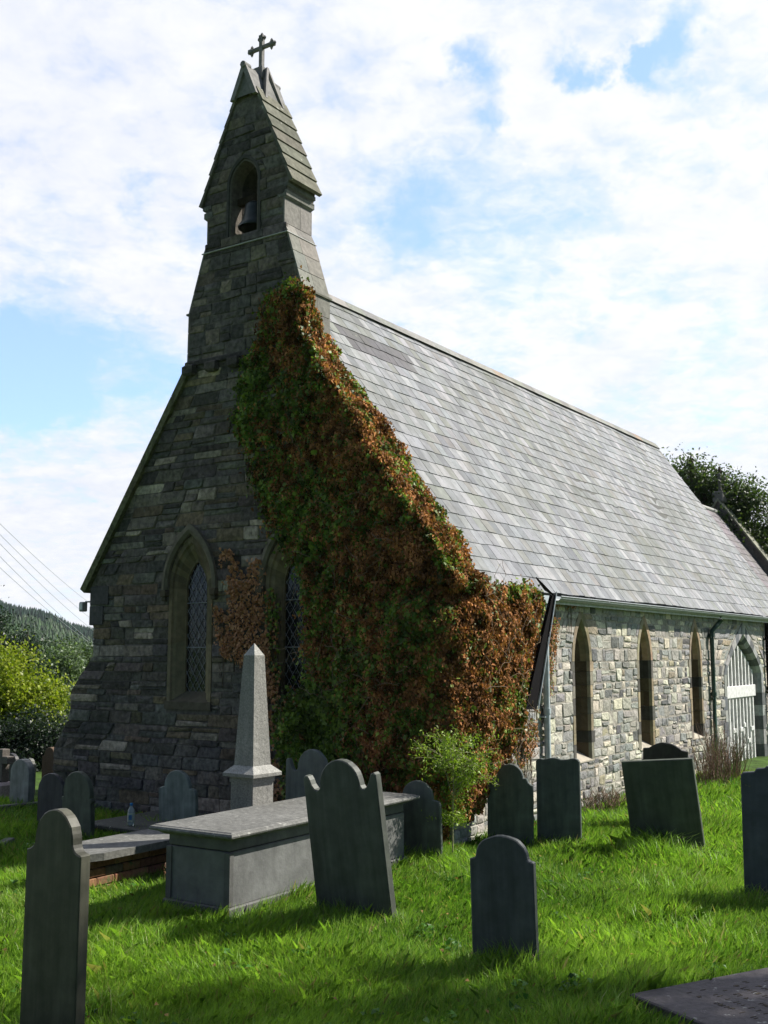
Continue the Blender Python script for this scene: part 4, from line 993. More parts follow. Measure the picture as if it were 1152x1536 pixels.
def ledger():
    A = ground(962, 1516); A2 = ground(1152, 1480)
    ang = math.atan2(A2.y-A.y, A2.x-A.x); t = empty('ledger_slab', (A.x, A.y, A.z), ang)
    tag(t, 'flat purple grey ledger slab with worn lettering in the grass at the lower right corner', 'grave slab')
    z = .10
    b = MB(); b.box(0, 2.2, -1.0, 0, -.05, z-.035, (.05, .045, .05), bev=.01); b.build('base', M['slate_stone'], t)
    prof = [(.02, z-.035), (.05, z-.02), (.05, z-.008), (.04, z)]
    rr = [[Vector((x, y, q)) for x, y in ((-d, -1-d), (2.2+d, -1-d), (2.2+d, d), (-d, d))] for d, q in prof]
    b = MB(); b.loft(rr, True, (.062, .054, .058)); b.face(rr[-1], (.062, .054, .058)); b.build('slab', M['tomb_lid'], t)
    # worn, unreadable inscription: broken rows of cut strokes
    b = MB(); w = MB()
    for row, x in enumerate((.28, .40, .52, .66, .78, .92)):
        y = -.12
        while y > -.9:
            if rnd.random() < .62:
                hgt = rnd.uniform(.03, .05); b.box(x, x+hgt, y-.006, y, z+.0005, z+.0025, (1, 1, 1))
                if rnd.random() < .5: b.box(x+rnd.choice((0, hgt/2, hgt-.006)), x+rnd.choice((0, hgt/2, hgt-.006))+.007, y-.022, y-.0065, z+.0005, z+.0025)
            y -= rnd.uniform(.024, .036)
            if rnd.random() < .12: y -= .06
    b.build('inscription', M['bark'], t)
    STONES.append((A.x + math.cos(ang)*1.1 + math.sin(ang)*.5, A.y + math.sin(ang)*1.1 - math.cos(ang)*.5, ang, 2.2, 1.0))
ledger()
def kerb(pa, pb, label, h=.12):
    A, B = ground(*pa), ground(*pb); d = B-A; ang = math.atan2(d.y, d.x); L_ = d.length
    o = bevel_prism('kerb', [(0, -.1), (L_, -.1), (L_, h), (0, h)], .12, M['grey_stone'], None, .012, (.10, .105, .09)); o.location = A; o.rotation_euler = (0, 0, ang)
    tag(o, label, 'kerb', 'grave kerbs in the left grass')
kerb((-60, 1228), (78, 1213), 'low stone grave kerb running behind the pair of dark rounded headstones')
kerb((-60, 1318), (22, 1270), 'low stone grave kerb at the left edge beside the tall near headstone')
for (px, py, lab) in ((52, 1213, 'loose brick lying by the foot of the light grey round topped headstone'), (14, 1217, 'loose brick lying at the left edge near the kerb')):
    p = ground(px, py); o = MB(); o.box(-.11, .11, -.05, .05, 0, .07, (.25, .14, .09), bev=.008); oo = o.build('brick', M['brick']); oo.location = p; oo.rotation_euler = (0, 0, rnd.uniform(-.5, .5)); tag(oo, lab, 'brick', 'loose bricks in the left grass')

# ------------------------------------------------------------------ ivy
def in_poly(x, y, poly):
    r = np.zeros(len(x), bool); n = len(poly)
    for i in range(n):
        x0, y0 = poly[i]; x1, y1 = poly[(i+1) % n]
        c = ((y0 > y) != (y1 > y)) & (x < (x1-x0)*(y-y0)/(y1-y0+1e-12)+x0); r ^= c
    return r
def vnoise(P, s, seed=0):
    return np.array([noise.noise(Vector((p[0]*s+seed, p[1]*s, p[2]*s))) for p in P])
def loc2w(P):
    s, c = math.sin(YAW), math.cos(YAW)
    return np.stack([CX + P[:, 0]*s - P[:, 1]*c, CY + P[:, 0]*c + P[:, 1]*s, P[:, 2]], 1)
def green(n): 
    t = rng.random((n, 1)); return np.array([.05, .10, .018])*(1-t) + np.array([.21, .29, .04])*t
def brown(n):
    t = rng.random((n, 1)); c = np.array([.15, .065, .026])*(1-t) + np.array([.50, .235, .10])*t
    return c
def ivy():
    IV = empty('ivy', W(0, 0, 0)); tag(IV, 'huge mass of green and brown ivy covering half the gable and its corner', 'ivy')
    inv = -np.array(W(0, 0, 0))
    # visible outline on the gable, from the photograph, as (v,z)
    lb = [(455, 432), (430, 425), (398, 440), (385, 500), (352, 560), (352, 640), (378, 720), (400, 780), (412, 805), (432, 826), (452, 870), (458, 960), (462, 1015), (452, 1046), (436, 1042), (425, 1050), (416, 1075), (424, 1140), (440, 1240)]
    gp = [on_u(x, y, -.12) for x, y in lb]
    gp = [(v, max(z, -.1)) for v, z in gp] + [(1.9, -.1), (-1.2, -.1), (-1.2, 2.9), (-.3, 3.5), (.3, 3.95), (1.2, 5.2), (2.0, 6.35), (2.16, 6.8)]
    sp_px = [(640, 860), (690, 872), (760, 884), (800, 880), (826, 893), (834, 905), (822, 945), (812, 985), (800, 1030), (792, 1080), (775, 1140), (742, 1185), (716, 1232), (700, 1252), (680, 1268), (560, 1300)]
    sp = [on_v(x, y, -.42) for x, y in sp_px]; sp = [(-1.2, 3.35)] + [(u, z) for u, z in sp if u > -1.5] + [(-1.2, -.1)]
    def gthick(v, z):
        edge = np.clip((3.4-v)/3.4, 0, 1); return .06 + .16*edge + .16*np.clip((1.6-v)/1.6, 0, 1)*np.clip((4.2-z)/1.5, 0, 1)*(.6+.4*np.clip(z/1.5, 0, 1))
    def sthick(u, z):
        return (.38 - .20*np.clip((u-1.4)/1.4, 0, 1))*(.6+.4*np.clip(z/1.5, 0, 1))
    def lumps(P): return .085*vnoise(P, 1.7, 5) + .07*vnoise(P, 4.5, 9)
    def greenness(P, bias): q = vnoise(P, 1.1, 21)*.9 + vnoise(P, 4.5, 33)*.9; return 1/(1+np.exp(-(q*3 + bias*3.2 - .15)))
    RC = .55
    # gable sheet
    n = 255000; v = rng.uniform(-.1, 4.2, n); z = rng.uniform(-.1, 7.6, n)
    jv, jz = rng.normal(0, .08, n), rng.normal(0, .08, n)
    keep = in_poly(v+jv, z+jz, gp) & ((v > RC) | (z > 3.15+.5*(1-v/RC)*0)); v, z = v[keep], z[keep]; n = len(v)
    P = np.stack([-gthick(v, z) + .22*np.clip((RC-v)/RC, 0, 1.3)**2, v, z], 1); P[:, 0] += -lumps(P) + rng.random(n)**2*.16
    bias = np.clip((v-2.2)/.9, 0, 1)*.7 + np.clip((2.6-z)/1.2, 0, 1)*np.clip((v-1.0)/.7, 0, 1)*.6 - np.clip((1.5-v)/1.0, 0, 1)*.85 + np.where((v > 2.55) & (z < 1.7), -.8, 0) + .12 - np.clip((z-4.0)/1.5, 0, 1)*.35
    sets = [(P, np.tile(np.array([-1, 0, .25]), (n, 1)), greenness(P, bias))]
    # rounded corner
    def rad(th, z):
        w = th/(PI/2); top = np.clip((3.6-z)/.8, .15, 1)
        return RC*(1 - .0*w) + (gthick(np.full(1, RC), z)*(1-w) + sthick(np.full(1, RC), z)*w)*top + (.10*np.sin(2*th))*top
    n = 95000; th = rng.uniform(0, PI/2, n); z = rng.uniform(-.1, 4.3, n)
    keep = z < 3.3 + (1-th/(PI/2))**1.5*1.0; th, z = th[keep], z[keep]; n = len(z); r = rad(th, z)
    dr = np.stack([-np.cos(th), -np.sin(th), np.zeros(n)], 1); P = dr*r[:, None] + np.stack([0*z+RC, 0*z+RC, z], 1)
    keep = ~((z < .42 + .25*vnoise(P, 4, 8)) & (th > PI*.28)); P, dr, z, th = P[keep], dr[keep], z[keep], th[keep]; n = len(z)
    P = P + dr*(lumps(P) - rng.random(n)**2*.16)[:, None]; dr[:, 2] = .3
    sets.append((P, dr, greenness(P, -.45*np.ones(n))))
    # side sheet
    n = 120000; u = rng.uniform(RC, 3.2, n); z = rng.uniform(-.1, 3.6, n)
    keep = in_poly(u+rng.normal(0, .05, n), z+rng.normal(0, .05, n), sp); u, z = u[keep], z[keep]; n = len(u)
    P = np.stack([u, -sthick(u, z), z], 1); P[:, 1] += -lumps(P) + rng.random(n)**2*.16
    bias = np.clip((z-2.8)/.3, 0, 1)*.55 + np.clip((u-(1.2+z*.35))/.3, 0, 1)*.5 - .5
    sets.append((P, np.tile(np.array([0, -1, .3]), (n, 1)), greenness(P, bias)))
    # fringe climbing over the coping
    n = 42000; t = rng.random(n); v = 2.25 - 2.5*t; zc = 3.18 + (v+.14)/1.38*1.0*1.437
    zc = 6.5 + (v-2.16)*1.443; u = rng.uniform(-.15, .72, n); h = .02 + rng.random(n)*.16*(1+.8*vnoise(np.stack([u, v, zc], 1), 3, 77))
    P = np.stack([u, v-h*.8, zc+h*.6], 1); Nn = np.tile(np.array([0, -.8, .6]), (n, 1)); k = (P[:, 0] < .60 + .10*vnoise(P, 4, 4)); P, Nn = P[k], Nn[k]
    sets.append((P, Nn, np.clip(.28+.8*vnoise(P, 3.5, 90), .05, .8)))
    # tuft on the bellcote's lit side
    n = 5000; z = rng.uniform(6.4, 7.25, n); u = rng.uniform(-.05, .36, n); wdt = .30*(1-(7.3-z)*.0)
    P = np.stack([u, np.full(n, 2.12)-rng.random(n)*.10, z], 1); k = u < .34 - .25*np.clip((z-6.7)/.6, 0, 1)+.1*vnoise(P, 5, 3); P = P[k]
    sets.append((P, np.tile(np.array([-.2, -1, .2]), (len(P), 1)), np.full(len(P), .25)))
    VG, CG, VB, CB = [], [], [], []
    for P, Nn, pg in sets:
        g = rng.random(len(P)) < pg
        s, c = math.sin(YAW), math.cos(YAW)
        Pw = loc2w(P) + inv; Nw = np.stack([Nn[:, 0]*s - Nn[:, 1]*c, Nn[:, 0]*c + Nn[:, 1]*s, Nn[:, 2]], 1)
        Pw = Pw + rng.normal(0, .012, Pw.shape)
        tone = np.clip(1 + 1.1*vnoise(P, 7, 55) + .5*vnoise(P, 2.2, 56), .45, 1.7)[:, None]
        SZ = rng.uniform(.7, 1.45, len(P))
        VG.append(leaf_quads(Pw[g], Nw[g], .050*SZ[g], .85, .6, .5, .14)); CG.append(green(g.sum())*tone[g])
        b = ~g; VB.append(leaf_quads(Pw[b], Nw[b], .046*SZ[b], .6, .9, .9, .22)); CB.append(brown(b.sum())*tone[b])
    poly_mesh('green_leaves', np.concatenate(VG), np.concatenate(CG), M['ivy'], IV)
    poly_mesh('brown_leaves', np.concatenate(VB), np.concatenate(CB), M['dead'], IV)
    # woody mat behind the leaves
    mb = MB(); col = (.035, .026, .018); g = .12
    vv = np.arange(RC, 4.2, g); zz = np.arange(-.2, 7.6, g); cells = [(a, b) for a in vv for b in zz]
    ca = np.array(cells)+g/2; ok = in_poly(ca[:, 0], ca[:, 1], gp)
    k0 = Vector(inv)
    def gp3(v, z): return W(-max(.01, gthick(np.array([v]), np.array([z]))[0]-.13), v, z) + k0
    for (a, b), k in zip(cells, ok):
        if k: mb.face([gp3(*q) for q in ((a, b), (a+g, b), (a+g, b+g), (a, b+g))], col)
    uu = np.arange(RC, 3.0, g); zz = np.arange(-.2, 3.3, g); cells = [(a, b) for a in uu for b in zz]; ca = np.array(cells)+g/2; ok = in_poly(ca[:, 0], ca[:, 1], sp)
    def sp3(u, z): return W(u, -max(.01, sthick(np.array([u]), np.array([z]))[0]-.13), z) + k0
    for (a, b), k in zip(cells, ok):
        if k: mb.face([sp3(*q) for q in ((a, b), (a+g, b), (a+g, b+g), (a, b+g))], col)
    def cp3(t, z): r = rad(np.array([t]), np.array([z]))[0]-.13; return W(RC-r*math.cos(t), RC-r*math.sin(t), z) + k0
    for k in range(8):
        for b in np.arange(.5, 3.3, g): mb.face([cp3(*q) for q in ((PI/16*k, b), (PI/16*(k+1), b), (PI/16*(k+1), b+g), (PI/16*k, b+g))], col)
    mb.build('stem_mat', M['bark'], IV)
    # bare twigs over the surface
    mb = MB()
    for i in range(110):
        if rnd.random() < .55: v0, z0 = rnd.uniform(-.2, 2.2), rnd.uniform(.6, 5.4); f = lambda v, z: Vector((-gthick(np.array([v]), np.array([z]))[0]-.07, v, z)) if v > .1 else None
        else: v0, z0 = rnd.uniform(.2, 2.2), rnd.uniform(.7, 3); f = lambda v, z: Vector((v, -sthick(np.array([v]), np.array([z]))[0]-.07, z)) if v > .3 else None
        a = rnd.uniform(0, 2*PI); pts = []
        for k in range(7):
            p = f(v0, z0)
            if p is None or z0 > 3.2 + max(0, v0)*1.3: break
            pts.append(W(*(p+Vector([rnd.uniform(-.03, .03) for _ in range(3)]))) + Vector(inv)); a += rnd.uniform(-.5, .5); v0 += .09*math.cos(a); z0 += .09*math.sin(a)
        if len(pts) > 2: mb.tube(pts, [.005*(1-.1*j) for j in range(len(pts))], 5, (.20, .15, .10))
    mb.build('twigs', M['twig'], IV)
ivy()

def creeper(name, label, polys_px, plane, pval, n, size, colf, off=.05, green_frac=0., spread=.5):
    o0 = W(0, 0, 0) if plane == 'u' else W(2.5, 0, 0)
    t = empty(name, o0); tag(t, label, 'creeper')
    P = []
    for poly in polys_px:
        q = [(on_u if plane == 'u' else on_v)(x, y, pval) for x, y in poly]; xs = [a for a, _ in q]; zs = [b for _, b in q]
        A = (max(xs)-min(xs))*(max(zs)-min(zs)); m_ = int(n*A); x = rng.uniform(min(xs), max(xs), m_); z = rng.uniform(min(zs), max(zs), m_)
        k = in_poly(x+rng.normal(0, .02, m_), z+rng.normal(0, .02, m_), q); x, z = x[k], z[k]; d = pval + (-rng.random(len(x))*off)
        P.append(np.stack([d, x, z], 1) if plane == 'u' else np.stack([x, d, z], 1))
    P = np.concatenate(P); k = vnoise(P, 5, 14)+vnoise(P, 14, 2)*.6 > -.28; P = P[k]; n_ = len(P)
    Nn = np.tile(np.array([-1, 0, .4] if plane == 'u' else [0, -1, .4]), (n_, 1)); s, c = math.sin(YAW), math.cos(YAW)
    Pw = loc2w(P) - np.array(o0); Nw = np.stack([Nn[:, 0]*s - Nn[:, 1]*c, Nn[:, 0]*c + Nn[:, 1]*s, Nn[:, 2]], 1)
    g = rng.random(n_) < green_frac
    poly_mesh('dead_leaves', leaf_quads(Pw[~g], Nw[~g], size, .8, spread, .9, .15), colf((~g).sum()), M['dead'], t)
    if green_frac > 0: poly_mesh('green_leaves', leaf_quads(Pw[g], Nw[g], size, .8, spread, .9, .15), green(g.sum()), M['ivy'], t)
    mb = MB()
    idx = rng.integers(0, n_, 60)
    for i in idx:
        p = Vector(P[i]); pts = []
        for k in range(8):
            q = p.copy(); 
            if plane == 'u': q.x = pval+.03
            else: q.y = pval+.03
            pts.append(W(*q)-o0); p = p + Vector((rnd.uniform(-.02, .02), rnd.uniform(-.02, .02), -.07))
            if p.z < 0: break
        if len(pts) > 2: mb.tube(pts, .004, 4, (.12, .09, .06))
    mb.build('stems', M['twig'], t)
def orange(n): t = rng.random((n, 1)); return np.array([.32, .15, .07])*(1-t) + np.array([.68, .37, .20])*t
creeper('dead_creeper', 'dead orange brown creeper on the dark wall between the two gable windows', [
    [(330, 826), (352, 822), (358, 850), (372, 872), (378, 838), (392, 838), (396, 870), (394, 900), (402, 945), (408, 1000), (420, 1036), (440, 1060), (448, 1130), (462, 1228), (392, 1228), (386, 1150), (384, 1050), (372, 1000), (352, 990), (334, 985), (326, 950), (318, 910), (330, 908), (342, 930), (346, 905), (336, 870)]],
    'u', -.05, 2300, .05, orange)
creeper('dead_creeper', 'strips of sunlit dead creeper hanging on the pale wall beside the hanging black board', [
    [(828, 905), (838, 900), (836, 940), (830, 985), (826, 1040), (820, 1050), (818, 1000), (824, 950)],
    [(795, 1060), (806, 1062), (804, 1100), (798, 1130), (782, 1150), (778, 1175), (774, 1150), (784, 1110), (790, 1080)],
    [(782, 1040), (790, 1045), (784, 1080), (776, 1120), (772, 1115), (778, 1070)],
    [(846, 895), (870, 897), (866, 908), (850, 915)]],
    'v', -.06, 2600, .042, lambda n: orange(n)*.75, green_frac=.12)
creeper('window_creeper', 'thin straggle of green ivy over the left jamb of the half hidden gable window', [
    [(400, 890), (412, 880), (420, 905), (418, 960), (424, 1000), (420, 1035), (410, 1020), (408, 980), (402, 940)]],
    'u', -.05, 1500, .05, brown, green_frac=.75)

# ------------------------------------------------------------------ trees
def tree(name, label, base, H, blobs, n, size, ca, cb, trunk=.18, cat='tree', spread=1.2, width=.6, density_shell=.55, lobes=9, mat='leaf', droop=.2, hidden_trunk=False):
    """blobs: (dx,dy,z,rx,ry,rz) relative to base; each is broken into lobes carrying leaf clumps"""
    t = empty(name, base); tag(t, label, cat)
    V, Cc = [], []; tot = sum(b[3]*b[4]*b[5] for b in blobs); mb = MB()
    ctop = max(b[2] for b in blobs)
    mb.tube([(0, 0, -.3), (trunk*.3, 0, ctop*.25), (-trunk*.4, trunk*.3, ctop*.5), (0, 0, ctop*.7)], [trunk, trunk*.8, trunk*.5, trunk*.1], 10, (1, 1, 1))
    for (dx, dy, dz, rx, ry, rz) in blobs:
        m_ = int(n*rx*ry*rz/tot)
        for L_ in range(lobes):
            d = Vector((rnd.gauss(0, 1), rnd.gauss(0, 1), rnd.gauss(0, 1))).normalized(); k = rnd.uniform(.45, .95)
            c = Vector((dx+d.x*rx*k, dy+d.y*ry*k, dz+d.z*rz*k)); lr = rnd.uniform(.28, .5)
            mm = m_//lobes
            mb.tube([(dx*.3, dy*.3, dz*.7), ((dx+c.x)/2, (dy+c.y)/2, (dz+c.z)/2-.1), c], [trunk*.35, trunk*.18, trunk*.05], 6, (1, 1, 1))
            # clumps within the lobe
            nc = max(3, mm//60); cc = nrm(rng.normal(0, 1, (nc, 3)))*(rng.random((nc, 1))**.4)*np.array([rx, ry, rz])*lr + np.array(c)
            ids = rng.integers(0, nc, mm); P = cc[ids] + rng.normal(0, 1, (mm, 3))*size*2.2
            tone = rng.uniform(.75, 1.25, nc)[ids][:, None]; tt = rng.random((mm, 1))
            V.append(leaf_quads(P, P-np.array([dx, dy, dz])+np.array([0, 0, .4]), size, width, spread, droop)); Cc.append((np.array(ca)*(1-tt)+np.array(cb)*tt)*tone)
    poly_mesh('crown', np.concatenate(V), np.concatenate(Cc), M[mat], t)
    mb.build('trunk', M['bark'], t)
    return t
def at(px, py, Y):   # ground point under a photo column at depth Y
    p = P3(px, py, Y); return Vector((p.x, Y, gz(p.x, Y)))
def blob(base, px, py, rpx, rpy, dY=0, depth=None):
    Y = base.y; p = P3(px, py, Y); m_ = Y/F; return (p.x-base.x, dY, p.z-base.z, rpx*m_, (depth or rpx)*m_, rpy*m_)
b = at(10, 1150, 24); tree('leafy_tree', 'bright yellow green tree at the left edge in front of the darker ones', b, 3.2, [blob(b, 15, 1020, 55, 45), blob(b, 50, 1060, 42, 40), blob(b, -30, 1060, 60, 60), blob(b, 10, 1100, 40, 30)], 26000, .085, (.13, .19, .014), (.32, .36, .03), .12, lobes=12)
b = at(85, 1150, 27); tree('willow_tree', 'grey green whitebeam tree behind the yellow green one, beside the church corner', b, 3.5, [blob(b, 92, 1040, 38, 50), blob(b, 118, 1080, 25, 55), blob(b, 75, 1090, 30, 45)], 20000, .085, (.05, .085, .03), (.20, .26, .17), .12, lobes=12)
b = at(50, 1180, 22); tree('holly_bush', 'very dark glossy holly bush behind the black round headstone', b, 1.3, [blob(b, 45, 1125, 52, 38), blob(b, 85, 1150, 28, 30), blob(b, -20, 1130, 50, 50), blob(b, 20, 1150, 50, 25)], 26000, .07, (.010, .022, .012), (.035, .055, .035), .08, cat='bush', lobes=12, spread=1.0)
b = at(20, 1100, 45); tree('conifer_tree', 'dark green conifer with drooping branches at the left edge below the hill', b, 7, [blob(b, 5, 985, 35, 35), blob(b, 40, 980, 28, 18), blob(b, 40, 960, 10, 22), blob(b, 55, 1000, 20, 12), blob(b, -20, 950, 22, 60), blob(b, 10, 1030, 60, 25)], 22000, .12, (.010, .025, .014), (.03, .055, .028), .2, lobes=10)
b = at(100, 1080, 55); tree('oak_tree', 'rounded mid green tree in the gap between hill and church corner', b, 6, [blob(b, 95, 990, 20, 20), blob(b, 80, 1010, 25, 25), blob(b, 120, 1005, 22, 20), blob(b, 130, 985, 12, 12), blob(b, 60, 1030, 40, 25)], 20000, .14, (.025, .05, .012), (.07, .11, .025), .2, lobes=10)
Y = 34; b = at(1075, 1010, Y)
tree('yew_tree', 'large dark evergreen tree rising behind the chancel roof', b, 8.5, [blob(b, 1015, 715, 30, 26), blob(b, 1050, 720, 30, 36), blob(b, 1085, 745, 38, 34), blob(b, 1115, 760, 30, 34), blob(b, 1150, 800, 32, 36), blob(b, 1075, 800, 60, 40), blob(b, 1110, 840, 60, 50), blob(b, 1035, 690, 7, 8), blob(b, 1078, 705, 8, 8), blob(b, 1160, 850, 40, 40), blob(b, 1170, 900, 50, 60)], 52000, .11, (.03, .055, .018), (.09, .13, .035), .3, lobes=11, spread=.9)
# trees outside the frame, right of the photographer, that shade the foreground
b = Vector((11.6, 9.9, 0)); tree('shade_tree', 'tall tree beyond the right edge whose shade falls on the near grass', b, 11, [(-2.6, .2, 9.5, 1.3, 1.1, 1.1), (-.6, -.6, 9.6, 1.7, 1.1, 1.2), (1.4, -.2, 9.3, 1.8, 1.2, 1.2), (3.2, .3, 9.3, 1.6, 1.3, 1.2), (1.8, -2.2, 9.0, 2.2, 1.2, 1.0)], 8500, .2, (.04, .08, .02), (.08, .14, .03), .25, lobes=8)

def sapling():
    A = ground(679, 1290); t = empty('sapling', A); tag(t, 'slender sapling with feathery light green leaves in front of the ivy', 'sapling')
    m_ = A.y/F; top = 1130; mb = MB()
    P = lambda px, py, dy=0: P3(px, py, A.y+dy) - A
    stem = [Vector((0, 0, -.1)), P(679, 1230), P(680, 1190), P(682, 1150), P(690, 1120)]; mb.tube(stem, [.010, .009, .008, .006, .003], 6, (.35, .33, .2))
    V, Cc = [], []
    for i in range(60):
        k = rnd.random(); s = P(680+rnd.uniform(-3, 3), 1195-75*k); e = P(690+rnd.uniform(-74, 66), 1175-80*rnd.random()**.8-4, rnd.uniform(-.3, .3))
        if i < 14: e = P(725+rnd.uniform(-45, 35), 1165+rnd.uniform(-25, 20), rnd.uniform(-.2, .2))
        if i > 48: s = P(678, 1240-rnd.random()*30); e = s + Vector((rnd.uniform(-.32, .22), rnd.uniform(-.2, .1), rnd.uniform(-.02, .22)))
        mid = (s+e)/2 + Vector((0, 0, .05)); mb.tube([s, mid, e], [.004, .003, .0015], 4, (.35, .33, .2))
        n = 55; tt = rng.random((n, 1))**.6; Pq = np.array(s)*(1-tt)**2 + 2*np.array(mid)*tt*(1-tt) + np.array(e)*tt**2 + rng.normal(0, .035, (n, 3))
        V.append(leaf_quads(Pq, np.tile([-.2, -.6, .8], (n, 1)), .045, .3, .7, .3)); Cc.append(np.array([.24, .34, .035])*rng.uniform(.5, 1.5, (n, 1)))
    poly_mesh('foliage', np.concatenate(V), np.concatenate(Cc), M['leaf'], t); mb.build('stem', M['twig'], t)
sapling()
def dry_shrub(px, py, spanpx, hpx, n, label, cat='shrub'):
    A = ground(px, py); m_ = A.y/F; t = MB()
    for i in range(n):
        x = rnd.uniform(-1, 1)*spanpx*m_/2; b = Vector((x, rnd.uniform(-.25, .25), 0)); h = hpx*m_*rnd.uniform(.4, 1)*(1-.4*abs(x)/(spanpx*m_/2)); d = Vector((rnd.uniform(-.35, .35), rnd.uniform(-.3, .3), 1))
        p = [b]; 
        for k in range(4): p.append(p[-1] + d*h/4 + Vector((rnd.uniform(-.04, .04), rnd.uniform(-.04, .04), 0)))
        c = jit((.22, .15, .11), .3) if rnd.random() < .8 else jit((.12, .16, .05), .3)
        t.tube(p, [.006, .005, .004, .003, .002], 4, c)
        for k in (2, 3): t.tube([p[k], p[k]+Vector((rnd.uniform(-.12, .12), rnd.uniform(-.1, .1), rnd.uniform(.03, .14)))], [.003, .0015], 3, c)
    o = t.build('dry_shrub', M['twig']); o.location = A; o.rotation_euler = (0, 0, PI/2-YAW); tag(o, label, cat, 'leafless shrubs along the church wall')
dry_shrub(1082, 1172, 150, 100, 260, 'pinkish leafless shrub at the foot of the wall beside the white gate')
dry_shrub(905, 1214, 90, 38, 120, 'low tangle of dry stems at the foot of the wall under the lancets')
def wires():
    g = 'overhead wires at the left'
    labs = ['highest of the overhead wires crossing the sky at the left', 'second highest overhead wire at the left', 'middle overhead wire at the left', 'second lowest overhead wire, reaching the hill beside the church', 'lowest overhead wire at the left edge']
    for (y0, y1), lab in zip(((777, 903), (793, 925), (807, 940), (826, 959), (843, 962)), labs):
        a, b_ = P3(-60, y0-(y1-y0)*.40, 45), P3(170, y1+(y1-y0)*.2, 120); mb = MB()
        pts = []
        for i in range(13):
            t = i/12; p = a.lerp(b_, t); p.z -= 4*t*(1-t)*.5; pts.append(p)
        o = mb; o.tube(pts, .013, 5); oo = o.build('overhead_wire', M['gutter']); tag(oo, lab, 'wire', g)
wires()

